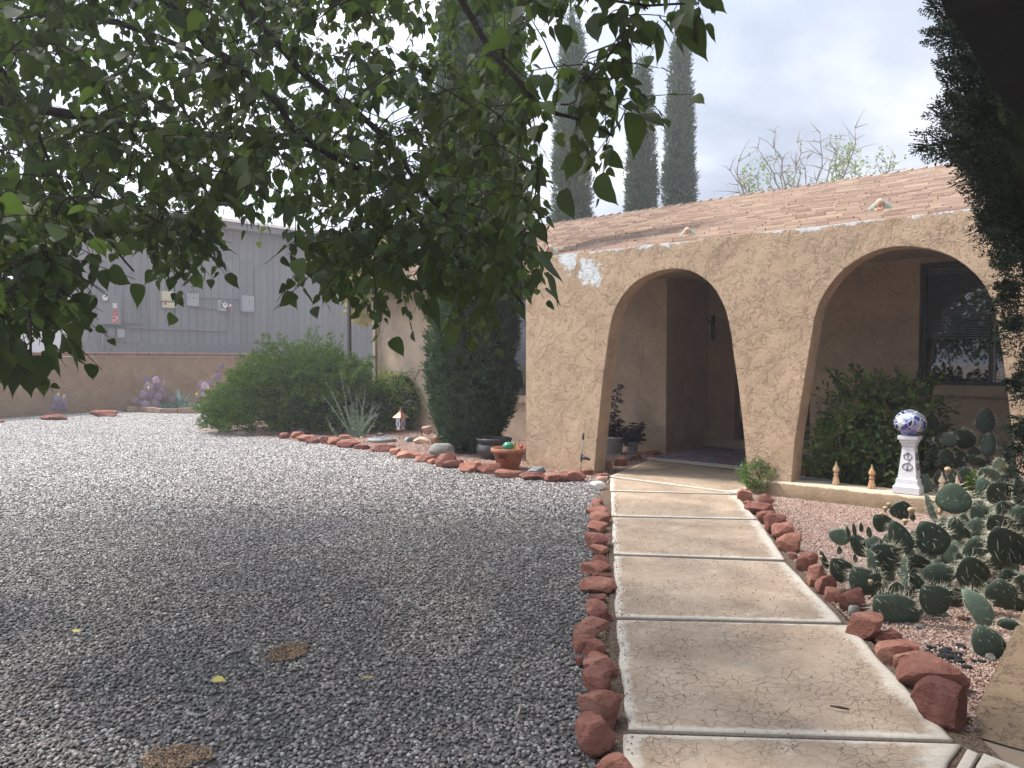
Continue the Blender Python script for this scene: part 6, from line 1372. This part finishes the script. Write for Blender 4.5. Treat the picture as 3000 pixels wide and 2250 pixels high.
        if any((x-hx)**2+(y-hy)**2 < (hr*rng.uniform(.7, 1.3))**2 for hx, hy, hr in holes if hr) : continue
        p_ = P(x, y, Y)
        if noise.noise(p_*1.5)+.35*rng.normal() < -.42: continue
        targets.append((p_, True))
    for i in range(420):  # the rest of the crown, over and beside the frame
        p_ = Vector((rng.uniform(-7.8, .6), rng.uniform(-1.6, 8.5), 0)); r2 = ((p_.x+3.6)/4.4)**2+((p_.y-3.6)/5.2)**2
        if r2 > 1: continue
        p_.z = rng.uniform(3.9, 6.6)*(1-.25*r2)
        py = 1051-(p_.z-HC)/max(p_.y, .1)*F; px_ = 1500+p_.x/max(p_.y, .1)*F
        if p_.y > .3 and py > -250 and px_ > -200: continue
        targets.append((p_, False))
    nd = np.array([tuple(q) for q in nodes]); tg = np.array([tuple(q[0]) for q in targets])
    dm = np.array([np.min(np.sum((nd-q)**2, 1)) for q in tg]); order = np.argsort(dm)
    L_ = [nd]; mb = MB(); leaves = []
    allnd = nd
    for oi in order:
        q = tg[oi]; d2 = np.sum((allnd-q)**2, 1); k = int(np.argmin(d2)); a_ = Vector(allnd[k]); b_ = Vector(q); ln = (b_-a_).length
        if ln < .05: continue
        n = max(3, int(ln/.10)); sag = Vector((rng.normal()*.06, rng.normal()*.06, .10*ln+rng.normal()*.03)); ps = []
        for i in range(n+1):
            u_ = i/n; ps.append(a_.lerp(b_, u_)+sag*4*u_*(1-u_)*.6+Vector((rng.normal(), rng.normal(), rng.normal()))*.007)
        r_ = min(.013, .0035+.004*ln); mb.tube(ps, [r_+(.002-r_)*i/n for i in range(n+1)], 5, False)
        allnd = np.vstack([allnd, np.array([tuple(x) for x in ps[1::2]])])
        dirv = (ps[-1]-ps[max(0, len(ps)-4)]).normalized(); vis_ = targets[oi][1]
        tipc = 7 if vis_ else 11
        tw = dirv*.5+Vector((rng.normal()*.4, rng.normal()*.4, -.45)); tw.normalize(); tl_ = rng.uniform(.16, .34); tps = [ps[-1]+tw*tl_*i/4+Vector((0, 0, -.03*(i/4)**2)) for i in range(5)]; mb.tube(tps, [.0025, .0022, .002, .0018, .0012], 4, False)
        cand = [(tps[int(i*4/tipc)].lerp(tps[min(4, int(i*4/tipc)+1)], rng.random()), i) for i in range(tipc)]+[(ps[int(rng.integers(len(ps)//2, len(ps)))], 3) for _ in range(2)]
        for p_, i in cand:
            sd_ = Vector((rng.normal(), rng.normal(), 0)).normalized(); d = (sd_*.75+tw*.35+Vector((0, 0, -rng.uniform(.15, 1.25)))).normalized(); pet = p_+d*.025
            size = (rng.uniform(.042, .092) if rng.random() < .88 else rng.uniform(.10, .13))*(1 if vis_ else 1.5)
            leaves.append((pet, d, size, vis_))
    br_ = mb.build('twigs', M['bark'], t); br_['kind'] = 'stuff'
    # some single leaves placed where the photo shows large ones
    for (px, py, tx, ty, Y) in ((1785, 440, 1772, 510, 3.0), (1805, 160, 1812, 60+60, 3.0), (1700, 230, 1745, 280, 3.1), (1730, 340, 1720, 420, 3.0), (1735, 220, 1680, 200, 3.1), (1855, 330, 1865, 460, 3.0), (1745, 520, 1815, 600, 2.9), (1640, 560, 1690, 645, 2.9), (60, 1060, 30, 1165, 2.7), (110, 1040, 100, 1155, 2.7), (150, 1010, 165, 1110, 2.75), (200, 1000, 240, 1085, 2.8), (30, 1000, 5, 1140, 2.7), (190, 890, 225, 1010, 2.85), (70, 1060, 90, 1160, 2.75), (2010, 60, 2070, 170, 3.2), (1930, 70, 1935, 190, 3.2), (2030, 30, 2030, 130, 3.2), (1985, 60, 1990, 170, 3.2), (1880, 60, 1885, 130, 3.2), (1820, 30, 1830, 110, 3.2), (1645, 70, 1660, 150, 3.2), (1740, 40, 1755, 130, 3.2), (400, 830, 412, 900, 3.2), (300, 790, 315, 850, 3.3), (1400, 940, 1410, 1005, 3.6), (1330, 950, 1320, 1020, 3.6), (1150, 990, 1180, 1045, 3.6), (1600, 800, 1650, 890, 3.1), (1560, 740, 1660, 820, 3.1)):
        a_, b_ = P(px, py, Y), P(tx, ty, Y-.02); leaves.append((a_, (b_-a_).normalized(), (b_-a_).length*1.05, True))
    pos = np.array([tuple(q[0]) for q in leaves]); D = unit(np.array([tuple(q[1]) for q in leaves])); sz = np.array([q[2] for q in leaves])
    Nn = rng.normal(size=D.shape)*.7+np.array([0, -.25, .75]); S_ = unit(np.cross(Nn, D)); K = np.cross(D, S_)
    scr = sz/np.maximum(pos[:, 1], .5); px_ = 1500+pos[:, 0]/np.maximum(pos[:, 1], .1)*F; py_ = 1051-(pos[:, 2]-HC)/np.maximum(pos[:, 1], .1)*F
    inframe = (pos[:, 1] > .5) & (px_ > 0) & (px_ < 3000) & (py_ > 0) & (py_ < 2250); scr = np.where(inframe, scr, 0); big = np.argsort(-scr)[:300]
    lm = [leaf_mesh('leaf', M['mul1'], rng.uniform(.5, 1.6), i) for i in range(8)]
    for i in big:
        o = bpy.data.objects.new('leaf', lm[int(i) % 8]); COL.objects.link(o); o.parent = t
        Mx = Matrix((Vector(D[i])*sz[i], Vector(S_[i])*sz[i], Vector(K[i])*sz[i])).transposed().to_4x4(); Mx.translation = Vector(pos[i])-wl(t); o.matrix_local = Mx
    rest = np.setdiff1d(np.arange(len(leaves)), big); vv = []; 
    tv = []
    for s in range(8):
        V = np.array([tuple(v.co) for v in lm[s].vertices]); tv.append(V)
    Tl = LT; nv = len(LV)
    Vall = np.empty((len(rest), nv, 3))
    for s in range(8):
        m_ = (rest % 8) == s; ids = rest[m_]
        B_ = np.stack([D[ids], S_[ids], K[ids]], 1)*sz[ids][:, None, None]
        Vall[m_] = np.einsum('vi,nij->nvj', tv[s], B_)+pos[ids][:, None, :]
    Tall = (Tl[None]+(np.arange(len(rest))*nv)[:, None, None]).reshape(-1, 3)
    o = npmesh('foliage', Vall.reshape(-1, 3), Tall, M['mul'], t, smooth=True); o['kind'] = 'stuff'
    print('mulberry leaves', len(leaves), 'tris', len(Tall))
mulberry()

# ------------------------------------------------------------------ thin veil added in place of lens flare over the whole place
hz = bpy.data.materials.new('flare_veil'); hz.use_nodes = True; nt = hz.node_tree; nt.nodes.clear()
vo = nt.nodes.new('ShaderNodeVolumePrincipled'); vo.inputs['Density'].default_value = .0034; vo.inputs['Color'].default_value = (.93, .95, 1, 1); vo.inputs['Anisotropy'].default_value = .3
oo = nt.nodes.new('ShaderNodeOutputMaterial'); nt.links.new(vo.outputs[0], oo.inputs['Volume'])
o = MB().hexa([Vector(q) for q in ((-164, -164, -1.1), (164, -164, -1.1), (164, 164, -1.1), (-164, 164, -1.1), (-164, -164, 15), (164, -164, 15), (164, 164, 15), (-164, 164, 15))]).build('flare_veil', hz); tag(o, 'thin pale veil added over the yard in place of lens flare', 'flare_veil', kind='stuff')
